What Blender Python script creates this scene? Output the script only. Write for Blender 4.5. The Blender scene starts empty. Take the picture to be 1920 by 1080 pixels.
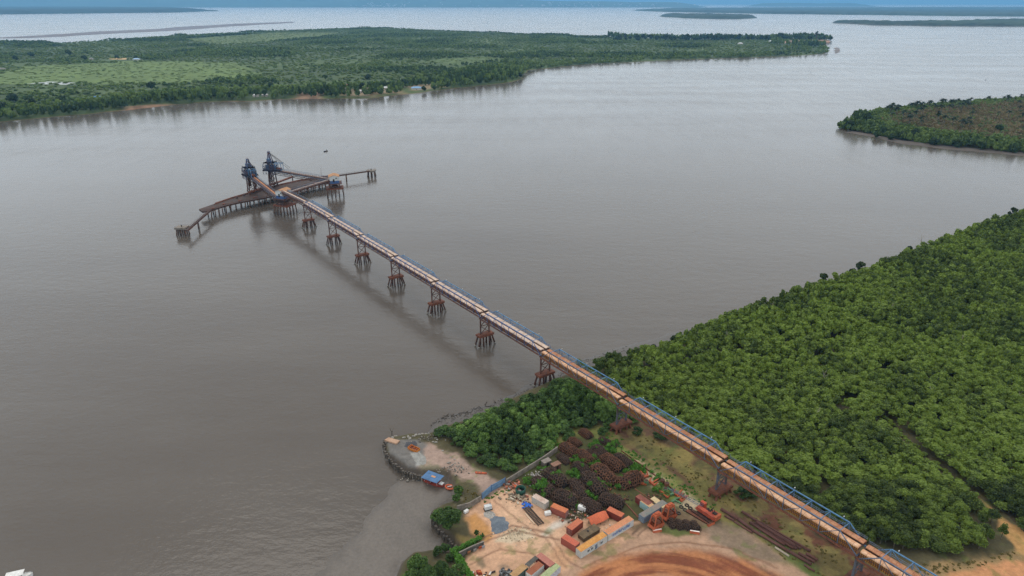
import bpy, math, random
import numpy as np
from mathutils import Vector, Matrix
R = math.radians
random.seed(7)
SC = bpy.context.scene
COL = SC.collection

# ------------------------------------------------------------------ camera, sky, sun, exposure
FPX, CAM_H, PITCH = 1280.0, 170.0, math.atan(536/1280.0)
cd = bpy.data.cameras.new('camera'); cam = bpy.data.objects.new('camera', cd); COL.objects.link(cam)
cam.location = (0, 0, CAM_H); cam.rotation_euler = (math.pi/2-PITCH, 0, 0)
cd.sensor_width = 36.0; cd.lens = 36.0*FPX/1920.0; cd.clip_start = 1.0; cd.clip_end = 250000.0
SC.camera = cam
SUN_EL, SUN_AZ = R(58), R(-25)
w = bpy.data.worlds.new('World'); SC.world = w; w.use_nodes = True
nt = w.node_tree; nt.nodes.clear()
N = lambda t: nt.nodes.new(t)
out = N('ShaderNodeOutputWorld'); bg = N('ShaderNodeBackground'); sky = N('ShaderNodeTexSky')
sky.sky_type = 'NISHITA'; sky.sun_disc = False; sky.sun_elevation = SUN_EL; sky.sun_rotation = SUN_AZ
tc = N('ShaderNodeTexCoord'); mp = N('ShaderNodeMapping'); mp.inputs['Scale'].default_value = (1, 1, 3.5)
no = N('ShaderNodeTexNoise'); no.inputs['Scale'].default_value = 2.6; no.inputs['Detail'].default_value = 6
cr = N('ShaderNodeValToRGB')
cr.color_ramp.elements[0].position = .3; cr.color_ramp.elements[0].color = (8.0, 8.2, 8.4, 1)
cr.color_ramp.elements[1].position = .75; cr.color_ramp.elements[1].color = (10.0, 10.0, 9.9, 1)
mx = N('ShaderNodeMix'); mx.data_type = 'RGBA'; mx.inputs['Factor'].default_value = .9
L_ = nt.links.new
L_(tc.outputs['Generated'], mp.inputs['Vector']); L_(mp.outputs['Vector'], no.inputs['Vector']); L_(no.outputs['Fac'], cr.inputs['Fac'])
L_(sky.outputs['Color'], mx.inputs['A']); L_(cr.outputs['Color'], mx.inputs['B'])
sp_ = N('ShaderNodeSeparateXYZ'); L_(tc.outputs['Generated'], sp_.inputs[0])
rm = N('ShaderNodeMapRange'); rm.interpolation_type = 'SMOOTHSTEP'; L_(sp_.outputs['Z'], rm.inputs['Value'])
for k_, v_ in (('From Min', 0.0), ('From Max', .85), ('To Min', 1.36), ('To Max', 1.2)): rm.inputs[k_].default_value = v_   # sky scaled brighter towards the horizon
vm_ = N('ShaderNodeVectorMath'); vm_.operation = 'SCALE'; L_(mx.outputs['Result'], vm_.inputs[0]); L_(rm.outputs['Result'], vm_.inputs['Scale'])
cl_ = N('ShaderNodeMix'); cl_.data_type = 'RGBA'; cl_.blend_type = 'MULTIPLY'; cl_.inputs['Factor'].default_value = 1.0
zc_ = N('ShaderNodeValToRGB'); zc_.color_ramp.elements[0].color = (1.04, 1.12, 1.18, 1); zc_.color_ramp.elements[1].color = (1.02, 1.0, .97, 1); zc_.color_ramp.elements[1].position = .7   # cooler towards the horizon
L_(sp_.outputs['Z'], zc_.inputs['Fac']); L_(vm_.outputs['Vector'], cl_.inputs['A']); L_(zc_.outputs['Color'], cl_.inputs['B'])
L_(cl_.outputs['Result'], bg.inputs['Color']); bg.inputs['Strength'].default_value = .1
L_(bg.outputs['Background'], out.inputs['Surface'])
sd = bpy.data.lights.new('sun', 'SUN'); sd.energy = 0.8; sd.angle = R(34); sd.color = (1.0, .94, .86)
sun = bpy.data.objects.new('sun', sd); COL.objects.link(sun)
_d = Vector((math.sin(SUN_AZ)*math.cos(SUN_EL), math.cos(SUN_AZ)*math.cos(SUN_EL), math.sin(SUN_EL)))
sun.rotation_euler = _d.to_track_quat('Z', 'Y').to_euler()
SC.view_settings.view_transform = 'Standard'; SC.view_settings.look = 'None'
SC.view_settings.exposure = 0.0; SC.view_settings.gamma = 1.0
SC.render.engine = 'CYCLES'; SC.cycles.use_denoising = True; SC.cycles.denoising_prefilter = 'NONE'
SC.cycles.max_bounces = 5; SC.cycles.diffuse_bounces = 3; SC.cycles.glossy_bounces = 3; SC.cycles.volume_bounces = 0

# ------------------------------------------------------------------ helpers
def P(px, py, z=0.0):
    """a point of the photograph (1920 px wide) on the level z, in metres"""
    dx, dy = (px-960)/FPX, -(py-540)/FPX
    c, s = math.cos(PITCH), math.sin(PITCH)
    d = Vector((dx, c+dy*s, -s+dy*c)); t = (z-CAM_H)/d.z
    return Vector((d.x*t, d.y*t, z))
def hx(h, k=1.0):
    v = [int(h[i:i+2], 16)/255 for i in (1, 3, 5)]
    return tuple(k*(c/12.92 if c <= .04045 else ((c+.055)/1.055)**2.4) for c in v)
def tag(o, label=None, cat=None, group=None, kind=None):
    if label: o['label'] = label
    if cat: o['category'] = cat
    if group: o['group'] = group
    if kind: o['kind'] = kind
    return o
def thing(name, label, cat, loc=(0, 0, 0), rz=0.0, group=None):
    o = bpy.data.objects.new(name, None); COL.objects.link(o)
    o.location = loc; o.rotation_euler = (0, 0, rz); o.empty_display_size = .5
    return tag(o, label, cat, group)
def link(name, me, parent=None):
    o = bpy.data.objects.new(name, me); COL.objects.link(o); o.parent = parent
    return o
def dup(root, loc, rz=None, scale=None, label=None, group=None, color=None):
    def rec(o, par):
        c = o.copy(); COL.objects.link(c); c.parent = par
        if color is not None: c.color = color
        for ch in o.children: rec(ch, c)
        return c
    r = rec(root, None); r.location = loc
    if rz is not None: r.rotation_euler = (0, 0, rz)
    if scale is not None: r.scale = scale if hasattr(scale, '__len__') else (scale,)*3
    if label: r['label'] = label
    if group: r['group'] = group
    return r
CUBE = ((0,3,2,1),(4,5,6,7),(0,1,5,4),(1,2,6,5),(2,3,7,6),(3,0,4,7))
class MB:
    def __init__(s): s.v, s.f, s.m = [], [], []; s.mi = 0
    def add(s, vs, fs):
        b = len(s.v); s.v += [tuple(x) for x in vs]; s.f += [tuple(b+i for i in f) for f in fs]; s.m += [s.mi]*len(fs)
        return s
    def box(s, c, d, rz=0.0):
        M = Matrix.Rotation(rz, 3, 'Z'); c = Vector(c)
        q = ((-1,-1,-1),(1,-1,-1),(1,1,-1),(-1,1,-1),(-1,-1,1),(1,-1,1),(1,1,1),(-1,1,1))
        return s.add([c + M @ Vector((x*d[0]/2, y*d[1]/2, z*d[2]/2)) for x, y, z in q], CUBE)
    def beam(s, a, b, w=.3, h=None):
        a, b = Vector(a), Vector(b); h = h or w; t = (b-a).normalized()
        u = t.cross(Vector((0,0,1)));  u = u.normalized() if u.length > 1e-3 else Vector((1,0,0))
        n = u.cross(t).normalized(); u, n = u*w/2, n*h/2
        return s.add([a-u-n, a+u-n, a+u+n, a-u+n, b-u-n, b+u-n, b+u+n, b-u+n], ((3,2,1,0),(4,5,6,7),(0,1,5,4),(1,2,6,5),(2,3,7,6),(3,0,4,7)))
    def cyl(s, a, b, r, r2=None, n=8, cap=True):
        a, b = Vector(a), Vector(b); r2 = r if r2 is None else r2; t = (b-a).normalized()
        u = t.orthogonal().normalized(); v = t.cross(u)
        ring = [(math.cos(2*math.pi*i/n), math.sin(2*math.pi*i/n)) for i in range(n)]
        fs = [(i, (i+1) % n, n+(i+1) % n, n+i) for i in range(n)]
        if cap: fs += [tuple(range(n))[::-1], tuple(range(n, 2*n))]
        return s.add([a+(u*c+v*d)*r for c, d in ring]+[b+(u*c+v*d)*r2 for c, d in ring], fs)
    def pipe(s, a, b, r, n=10):            # open tube with a wall
        a, b = Vector(a), Vector(b); t = (b-a).normalized(); u = t.orthogonal().normalized(); v = t.cross(u)
        vs = []
        for p, q in ((a, r), (b, r), (b, r*.86), (a, r*.86)):
            vs += [p+(u*math.cos(2*math.pi*i/n)+v*math.sin(2*math.pi*i/n))*q for i in range(n)]
        fs = [(k*n+i, k*n+(i+1) % n, ((k+1) % 4)*n+(i+1) % n, ((k+1) % 4)*n+i) for k in range(4) for i in range(n)]
        return s.add(vs, fs)
    def prism(s, pts, z0, z1):
        pts = [Vector((p[0], p[1], 0)) for p in pts]; n = len(pts)
        ar = sum(pts[i].x*pts[(i+1) % n].y-pts[(i+1) % n].x*pts[i].y for i in range(n))
        if ar < 0: pts = pts[::-1]
        return s.add([(p.x, p.y, z0) for p in pts]+[(p.x, p.y, z1) for p in pts],
                     [tuple(range(n))[::-1], tuple(range(n, 2*n))]+[(i, (i+1) % n, n+(i+1) % n, n+i) for i in range(n)])
    def torus(s, c, R_, r, axis=(0,0,1), sx=1.0, n=10, m=5, ang=0.0):
        c, t = Vector(c), Vector(axis).normalized(); u = t.orthogonal().normalized(); v = t.cross(u)
        u, v = u*math.cos(ang)+v*math.sin(ang), v*math.cos(ang)-u*math.sin(ang)
        vs, fs = [], []
        for i in range(n):
            A = 2*math.pi*i/n; d = u*math.cos(A)*sx+v*math.sin(A); e = (u*math.cos(A)+v*math.sin(A))
            for j in range(m):
                B = 2*math.pi*j/m; vs.append(c+d*R_+e*r*math.cos(B)+t*r*math.sin(B))
        for i in range(n):
            for j in range(m): fs.append((i*m+j, ((i+1) % n)*m+j, ((i+1) % n)*m+(j+1) % m, i*m+(j+1) % m))
        return s.add(vs, fs)
    def mesh(s, name, mats, smooth=False):
        me = bpy.data.meshes.new(name); me.from_pydata(s.v, [], s.f)
        for m in (mats if isinstance(mats, (list, tuple)) else [mats]): me.materials.append(m)
        if max(s.m or [0]): me.polygons.foreach_set('material_index', s.m)
        if smooth: me.polygons.foreach_set('use_smooth', [True]*len(s.f))
        me.update(); return me
    def build(s, name, mats, parent=None, smooth=False): return link(name, s.mesh(name, mats, smooth), parent)
def np_mesh(name, V, Q, mats, tint=None, col=None, smooth=False, wet=None):
    me = bpy.data.meshes.new(name); n, m = len(V), len(Q)
    me.vertices.add(n); me.vertices.foreach_set('co', np.ascontiguousarray(V, dtype=np.float32).ravel())
    me.loops.add(4*m); me.loops.foreach_set('vertex_index', np.ascontiguousarray(Q, dtype=np.int32).ravel())
    me.polygons.add(m); me.polygons.foreach_set('loop_start', np.arange(0, 4*m, 4, dtype=np.int32))
    if smooth: me.polygons.foreach_set('use_smooth', np.ones(m, dtype=bool))
    for nm, a in (('tint', tint), ('wet', wet)):
        if a is not None: me.attributes.new(nm, 'FLOAT', 'POINT').data.foreach_set('value', np.ascontiguousarray(a, dtype=np.float32))
    if col is not None:
        c4 = np.ones((n, 4), dtype=np.float32); c4[:, :3] = col
        me.attributes.new('soil', 'FLOAT_COLOR', 'POINT').data.foreach_set('color', c4.ravel())
    for mt in (mats if isinstance(mats, (list, tuple)) else [mats]): me.materials.append(mt)
    me.update(calc_edges=True); return me

# numpy noise and polygons
_rng = np.random.default_rng(11)
_perm = _rng.random((256, 256))
def vnoise(x, y):
    xi, yi = np.floor(x).astype(int), np.floor(y).astype(int); fx, fy = x-xi, y-yi
    fx, fy = fx*fx*(3-2*fx), fy*fy*(3-2*fy); a = _perm[xi & 255, yi & 255]; b = _perm[(xi+1) & 255, yi & 255]
    c = _perm[xi & 255, (yi+1) & 255]; d = _perm[(xi+1) & 255, (yi+1) & 255]
    return (a*(1-fx)+b*fx)*(1-fy)+(c*(1-fx)+d*fx)*fy
def fbm(x, y, sc, oc=4, off=0.0):
    t, a, n = 0.0, 1.0, 0.0; x, y = np.asarray(x, float)/sc+off, np.asarray(y, float)/sc+off*1.7
    for _ in range(oc): t = t+a*vnoise(x, y); n += a; a *= .5; x, y = x*2.03+17.3, y*2.03+9.1
    return t/n
def W(pts, z=0.0): return np.array([P(a, b, z)[:2] for a, b in pts])
def sdist(X, Y, poly):
    """signed distance to a polygon in metres, positive inside"""
    n = len(poly); best = np.full(X.shape, 1e18); ins = np.zeros(X.shape, bool)
    for i in range(n):
        ax, ay = poly[i]; bx, by = poly[(i+1) % n]; ex, ey = bx-ax, by-ay
        t = np.clip(((X-ax)*ex+(Y-ay)*ey)/(ex*ex+ey*ey+1e-12), 0, 1)
        best = np.minimum(best, (X-ax-t*ex)**2+(Y-ay-t*ey)**2)
        if ay != by:
            cnd = ((ay > Y) != (by > Y)) & (X < ex*(Y-ay)/ey+ax); ins ^= cnd
    return np.where(ins, 1, -1)*np.sqrt(best)
def sstep(a, b, x): t = np.clip((x-a)/(b-a), 0, 1); return t*t*(3-2*t)

# ------------------------------------------------------------------ materials
def new_mat(name):
    m = bpy.data.materials.new(name); m.use_nodes = True; m.node_tree.nodes.clear()
    o = m.node_tree.nodes.new('ShaderNodeOutputMaterial'); b = m.node_tree.nodes.new('ShaderNodeBsdfPrincipled')
    m.node_tree.links.new(b.outputs['BSDF'], o.inputs['Surface'])
    return m, m.node_tree, b, o
def mix(t, a, b, f, mode='MIX'):
    n = t.nodes.new('ShaderNodeMix'); n.data_type = 'RGBA'; n.blend_type = mode
    for k, v in (('A', a), ('B', b), ('Factor', f)):
        if isinstance(v, (tuple, list)): n.inputs[k].default_value = (*v[:3], 1)
        elif isinstance(v, (int, float)): n.inputs[k].default_value = v
        else: t.links.new(v, n.inputs[k])
    return n.outputs['Result']
def math_(t, op, a, b=0.0, c=None, clamp=False):
    n = t.nodes.new('ShaderNodeMath'); n.operation = op; n.use_clamp = clamp
    for i, v in enumerate((a, b) if c is None else (a, b, c)):
        if isinstance(v, (int, float)): n.inputs[i].default_value = v
        else: t.links.new(v, n.inputs[i])
    return n.outputs[0]
def noise(t, vec, sc, det=4, rough=.55):
    n = t.nodes.new('ShaderNodeTexNoise'); n.inputs['Scale'].default_value = sc; n.inputs['Detail'].default_value = det
    n.inputs['Roughness'].default_value = rough; t.links.new(vec, n.inputs['Vector']); return n.outputs['Fac']
def remap(t, v, a, b, c=0.0, d=1.0):
    n = t.nodes.new('ShaderNodeMapRange'); t.links.new(v, n.inputs['Value'])
    for k, q in zip(('From Min', 'From Max', 'To Min', 'To Max'), (a, b, c, d)): n.inputs[k].default_value = q
    return n.outputs['Result']
def ocoord(t, jitter=True, scale=None):
    tc = t.nodes.new('ShaderNodeTexCoord'); v = tc.outputs['Object']
    if jitter:
        oi = t.nodes.new('ShaderNodeObjectInfo'); a = t.nodes.new('ShaderNodeVectorMath'); a.operation = 'ADD'
        s = math_(t, 'MULTIPLY', oi.outputs['Random'], 211.0); t.links.new(v, a.inputs[0]); t.links.new(s, a.inputs[1]); v = a.outputs[0]
    if scale:
        a = t.nodes.new('ShaderNodeMapping'); a.inputs['Scale'].default_value = scale; t.links.new(v, a.inputs['Vector']); v = a.outputs[0]
    return v
def mat(name, c1, c2=None, sc=.8, rough=.75, metal=0.0, lo=.4, hi=.62, c3=None, streak=None):
    """worn surface: c1 with irregular patches of c2 and small spots of c3"""
    m, t, b, o = new_mat(name); v = ocoord(t, scale=streak)
    c2 = c2 or tuple(x*.72 for x in c1)
    col = mix(t, c1, c2, remap(t, noise(t, v, sc, 6, .65), lo, hi))
    if c3: col = mix(t, col, c3, remap(t, noise(t, v, sc*3.3, 5, .7), .58, .68))
    fine = remap(t, noise(t, v, sc*9, 3), .3, .7, .8, 1.15)
    cc = t.nodes.new('ShaderNodeCombineColor')
    for i in range(3): t.links.new(fine, cc.inputs[i])
    col = mix(t, col, cc.outputs[0], 1.0, 'MULTIPLY')
    t.links.new(col, b.inputs['Base Color']); b.inputs['Roughness'].default_value = rough; b.inputs['Metallic'].default_value = metal
    b.inputs['Specular IOR Level'].default_value = .3
    return m
def bands(name, c1, c2, axis=0, period=1.0, width=.12, c3=None, sc=.6, rough=.8, lo=.42, hi=.62):
    """corrugated or jointed sheet: joints and painted groove shade as lines of c2 across c1, with rusty or dusty patches of c3"""
    m, t, b, o = new_mat(name)
    tc = t.nodes.new('ShaderNodeTexCoord'); sp = t.nodes.new('ShaderNodeSeparateXYZ'); t.links.new(tc.outputs['Object'], sp.inputs[0])
    f = math_(t, 'FRACT', math_(t, 'MULTIPLY', sp.outputs[axis], 1.0/period)); line = math_(t, 'LESS_THAN', f, width)
    v = ocoord(t); col = c1
    if c3: col = mix(t, c1, c3, remap(t, noise(t, v, sc, 6, .7), lo, hi))
    col = mix(t, col, c2, line)
    fine = remap(t, noise(t, v, sc*7, 4), .3, .7, .8, 1.12)
    cc = t.nodes.new('ShaderNodeCombineColor')
    for i in range(3): t.links.new(fine, cc.inputs[i])
    col = mix(t, col, cc.outputs[0], 1.0, 'MULTIPLY')
    t.links.new(col, b.inputs['Base Color']); b.inputs['Roughness'].default_value = rough; b.inputs['Specular IOR Level'].default_value = .3
    return m
def leaf_mat(name, stops, rough=.65, transl=.0):
    m, t, b, o = new_mat(name)
    at = t.nodes.new('ShaderNodeAttribute'); at.attribute_name = 'tint'; oi = t.nodes.new('ShaderNodeObjectInfo')
    sp = t.nodes.new('ShaderNodeSeparateColor'); t.links.new(oi.outputs['Color'], sp.inputs[0])
    f = math_(t, 'ADD', at.outputs['Fac'], math_(t, 'SUBTRACT', sp.outputs[0], .5))
    r = t.nodes.new('ShaderNodeValToRGB'); t.links.new(f, r.inputs['Fac'])
    el = r.color_ramp.elements
    while len(el) < len(stops): el.new(.5)
    for e, (p, c) in zip(el, stops): e.position = p; e.color = (*c, 1)
    t.links.new(r.outputs['Color'], b.inputs['Base Color']); b.inputs['Roughness'].default_value = rough
    b.inputs['Specular IOR Level'].default_value = .25
    tr = t.nodes.new('ShaderNodeBsdfTranslucent'); ms = t.nodes.new('ShaderNodeMixShader'); ms.inputs[0].default_value = .3   # thin leaves let light through
    t.links.new(mix(t, r.outputs['Color'], (1.25, 1.3, .8), 1.0, 'MULTIPLY'), tr.inputs['Color'])
    t.links.new(b.outputs['BSDF'], ms.inputs[1]); t.links.new(tr.outputs['BSDF'], ms.inputs[2]); t.links.new(ms.outputs[0], o.inputs['Surface'])
    return m
def soil_mat(name, fine=.9, amp=.22, rough=.95, bump=0.0):
    m, t, b, o = new_mat(name)
    at = t.nodes.new('ShaderNodeAttribute'); at.attribute_name = 'soil'; wt = t.nodes.new('ShaderNodeAttribute'); wt.attribute_name = 'wet'
    v = ocoord(t, False); n1 = remap(t, noise(t, v, fine, 6, .7), .3, .7, 1-amp, 1+amp)
    cc = t.nodes.new('ShaderNodeCombineColor')
    for i in range(3): t.links.new(n1, cc.inputs[i])
    t.links.new(mix(t, at.outputs['Color'], cc.outputs[0], 1.0, 'MULTIPLY'), b.inputs['Base Color'])
    t.links.new(math_(t, 'SUBTRACT', rough, math_(t, 'MULTIPLY', wt.outputs['Fac'], .62)), b.inputs['Roughness'])
    b.inputs['Specular IOR Level'].default_value = .3
    if bump:
        bm = t.nodes.new('ShaderNodeBump'); bm.inputs['Strength'].default_value = .6; bm.inputs['Distance'].default_value = bump
        t.links.new(noise(t, v, fine*1.7, 4), bm.inputs['Height']); t.links.new(bm.outputs['Normal'], b.inputs['Normal'])
    return m
SOIL = soil_mat('bare soil', .9, .2, .95, .12)
FARSOIL = soil_mat('island ground', .03, .3)
LEAF = leaf_mat('leaves', [(0.0, hx('#25301c')), (.35, hx('#384726')), (.65, hx('#4f602c')), (1.0, hx('#768a3c'))])
LEAF_BUSH = leaf_mat('bush leaves', [(0.0, hx('#2f4224')), (.35, hx('#475f31')), (.65, hx('#5f7c3e')), (1.0, hx('#86a255'))])
LEAF_BR = leaf_mat('weed leaves', [(0.0, hx('#2f4c20')), (.5, hx('#426a2a')), (1.0, hx('#5c8836'))])
LEAF_FAR = leaf_mat('far leaves', [(0.0, hx('#1e2c1c')), (.4, hx('#31432a')), (.75, hx('#475c30')), (1.0, hx('#667a40'))])
LEAF_DRY = leaf_mat('dry scrub', [(0.0, hx('#3d3527')), (.5, hx('#5d4f3b')), (1.0, hx('#7d7256'))])
BARK = mat('bark', hx('#6d665a'), hx('#4b443a'), 2.0)
RUST = mat('rusty steel', hx('#7a4a36'), hx('#5a3a30'), .9, c3=hx('#8f5a3e'))
RUSTD = mat('dark rusty steel', hx('#54382e'), hx('#3a2c28'), .8, c3=hx('#7a4a34'))
BROWN = mat('brown steel', hx('#55413a'), hx('#6b4436'), .5)
BLUE = mat('blue paint', hx('#5586ad'), hx('#4b6c90'), .5, rough=.5)
BLUED = mat('dark blue paint', hx('#3f5f94'), hx('#56698a'), .5, rough=.5)
BLUEG = mat('faded blue grey steel', hx('#6a7c92'), hx('#5b5f6c'), .4, rough=.6)
WHITE = mat('white cladding', hx('#d2d4d2'), hx('#b8bcbd'), .5, c3=hx('#a0978c'))
CONC = mat('weathered concrete', hx('#8d857b'), hx('#6e675f'), .6)
PILE = mat('stained pile', hx('#4d443e'), hx('#6a4a3a'), .8, c3=hx('#8a867c'))
PILEW = mat('pale pile collar', hx('#a09c94'), hx('#6f6a62'), 1.6)
DARK = mat('dark gap', hx('#2b2726'), hx('#3a322e'), .5)

# ------------------------------------------------------------------ water
m, t, b, o = new_mat('muddy estuary water')
geo = t.nodes.new('ShaderNodeNewGeometry'); pos = geo.outputs['Position']
def mapped(scale, rot=0.0):
    a = t.nodes.new('ShaderNodeMapping'); a.inputs['Scale'].default_value = scale; a.inputs['Rotation'].default_value = (0, 0, rot)
    t.links.new(pos, a.inputs['Vector']); return a.outputs[0]
big = noise(t, mapped((1, 1, 1)), .0028, 5, .6)
streaks = noise(t, mapped((.0021, .0105, 1), R(-20)), 1.0, 7, .6)
streak2 = noise(t, mapped((.05, .012, 1), R(38)), 1.0, 5, .6)
col = mix(t, hx('#524b44'), hx('#5a534c'), remap(t, big, .38, .62))
col = mix(t, col, hx('#6b6660'), remap(t, streaks, .42, .8, 0, .5))
t.links.new(col, b.inputs['Base Color'])
b.inputs['IOR'].default_value = 1.33; b.inputs['Specular IOR Level'].default_value = .5
rg = math_(t, 'ADD', remap(t, streaks, .35, .65, .09, .16), remap(t, streak2, .35, .65, -.012, .02))
sz_ = t.nodes.new('ShaderNodeSeparateXYZ'); t.links.new(pos, sz_.inputs[0]); rg = math_(t, 'ADD', rg, remap(t, sz_.outputs[1], 450, 1100, 0, .075))
t.links.new(rg, b.inputs['Roughness'])
n1 = noise(t, mapped((.32, .55, 1), R(25)), 1.0, 4, .6); n2 = noise(t, mapped((.09, .16, 1), R(12)), 1.0, 3, .6)
wav = math_(t, 'ADD', math_(t, 'MULTIPLY', n1, .55), math_(t, 'MULTIPLY', n2, 1.1))
bm = t.nodes.new('ShaderNodeBump'); bm.inputs['Distance'].default_value = .27
sy_ = t.nodes.new('ShaderNodeSeparateXYZ'); t.links.new(pos, sy_.inputs[0])
calm = remap(t, sy_.outputs[1], 250, 1100, 1.0, .17)          # the open bay lies calmer than the river by the yard
t.links.new(math_(t, 'MULTIPLY', remap(t, math_(t, 'ADD', math_(t, 'MULTIPLY', streaks, .6), math_(t, 'MULTIPLY', big, .4)), .38, .62, .5, .9), calm), bm.inputs['Strength'])
t.links.new(wav, bm.inputs['Height']); t.links.new(bm.outputs['Normal'], b.inputs['Normal'])
WATER = m
S = 110000
me = bpy.data.meshes.new('water'); me.from_pydata([(-S, -2000, 0), (S, -2000, 0), (S, S, 0), (-S, S, 0)], [], [(0, 1, 2, 3)]); me.materials.append(WATER)
tag(link('water', me), 'broad grey brown estuary water', 'water', kind='structure')

# ------------------------------------------------------------------ near land as one height field
LAND = W([(735,824),(770,818),(800,818),(840,803),(900,785),(960,752),(1010,728),(1060,708),(1120,688),(1180,672),(1225,666),(1260,650),(1400,587),(1540,537),(1620,514),(1710,476),(1800,439),(1900,407),(2000,375),(2350,310),(2700,500),(2600,1500),(650,1500),
          (735,1110),(752,1060),(775,1040),(815,1035),(852,1043),(866,1036),(835,1008),(813,985),(811,962),(828,952),(848,943),(852,928),(846,912),(838,897),(800,893),(762,888),(740,872),(722,860),(719,838)])
MUD = W([(770,886),(735,905),(695,955),(640,1018),(585,1080),(530,1150),(350,1450),(740,1450),(760,1060),(870,1040),(820,985),(825,955),(862,930),(838,892)])
MUD2 = W([(800,822),(822,792),(870,776),(930,758),(970,738),(1005,716),(1060,694),(1120,668),(1180,650),(1235,636),(1290,618),(1290,650),(1240,672),(1060,722),(900,800)])
XR, YR = (-130.0, 520.0), (110.0, 650.0)
YARD = (-78.0, 176.0, 128.0, 320.0)
def near_height(X, Y):
    wx = (fbm(X, Y, 9, 3, 3.1)-.5)*5
    s = sdist(X, Y, LAND)+wx*.35
    z = -1.6+4.6*sstep(-2.2, 2.6, s)
    n = (fbm(X, Y, 22, 4, 8.2)-.5)
    sm = np.maximum(sdist(X, Y, MUD), sdist(X, Y, MUD2)*1.3+4.5)+wx
    zm = -1.0+1.28*sstep(-9, 7, sm)+n*.3
    z = np.maximum(z, zm)
    z = z+np.where(s > 4, (fbm(X, Y, 14, 3, 5.5)-.5)*.5, 0)
    return z, s, sm
RUT = '#7d5f4c'
def rut(pts, wd): return [(x, y-wd) for x, y in pts]+[(x, y+wd) for x, y in pts[::-1]]
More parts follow.
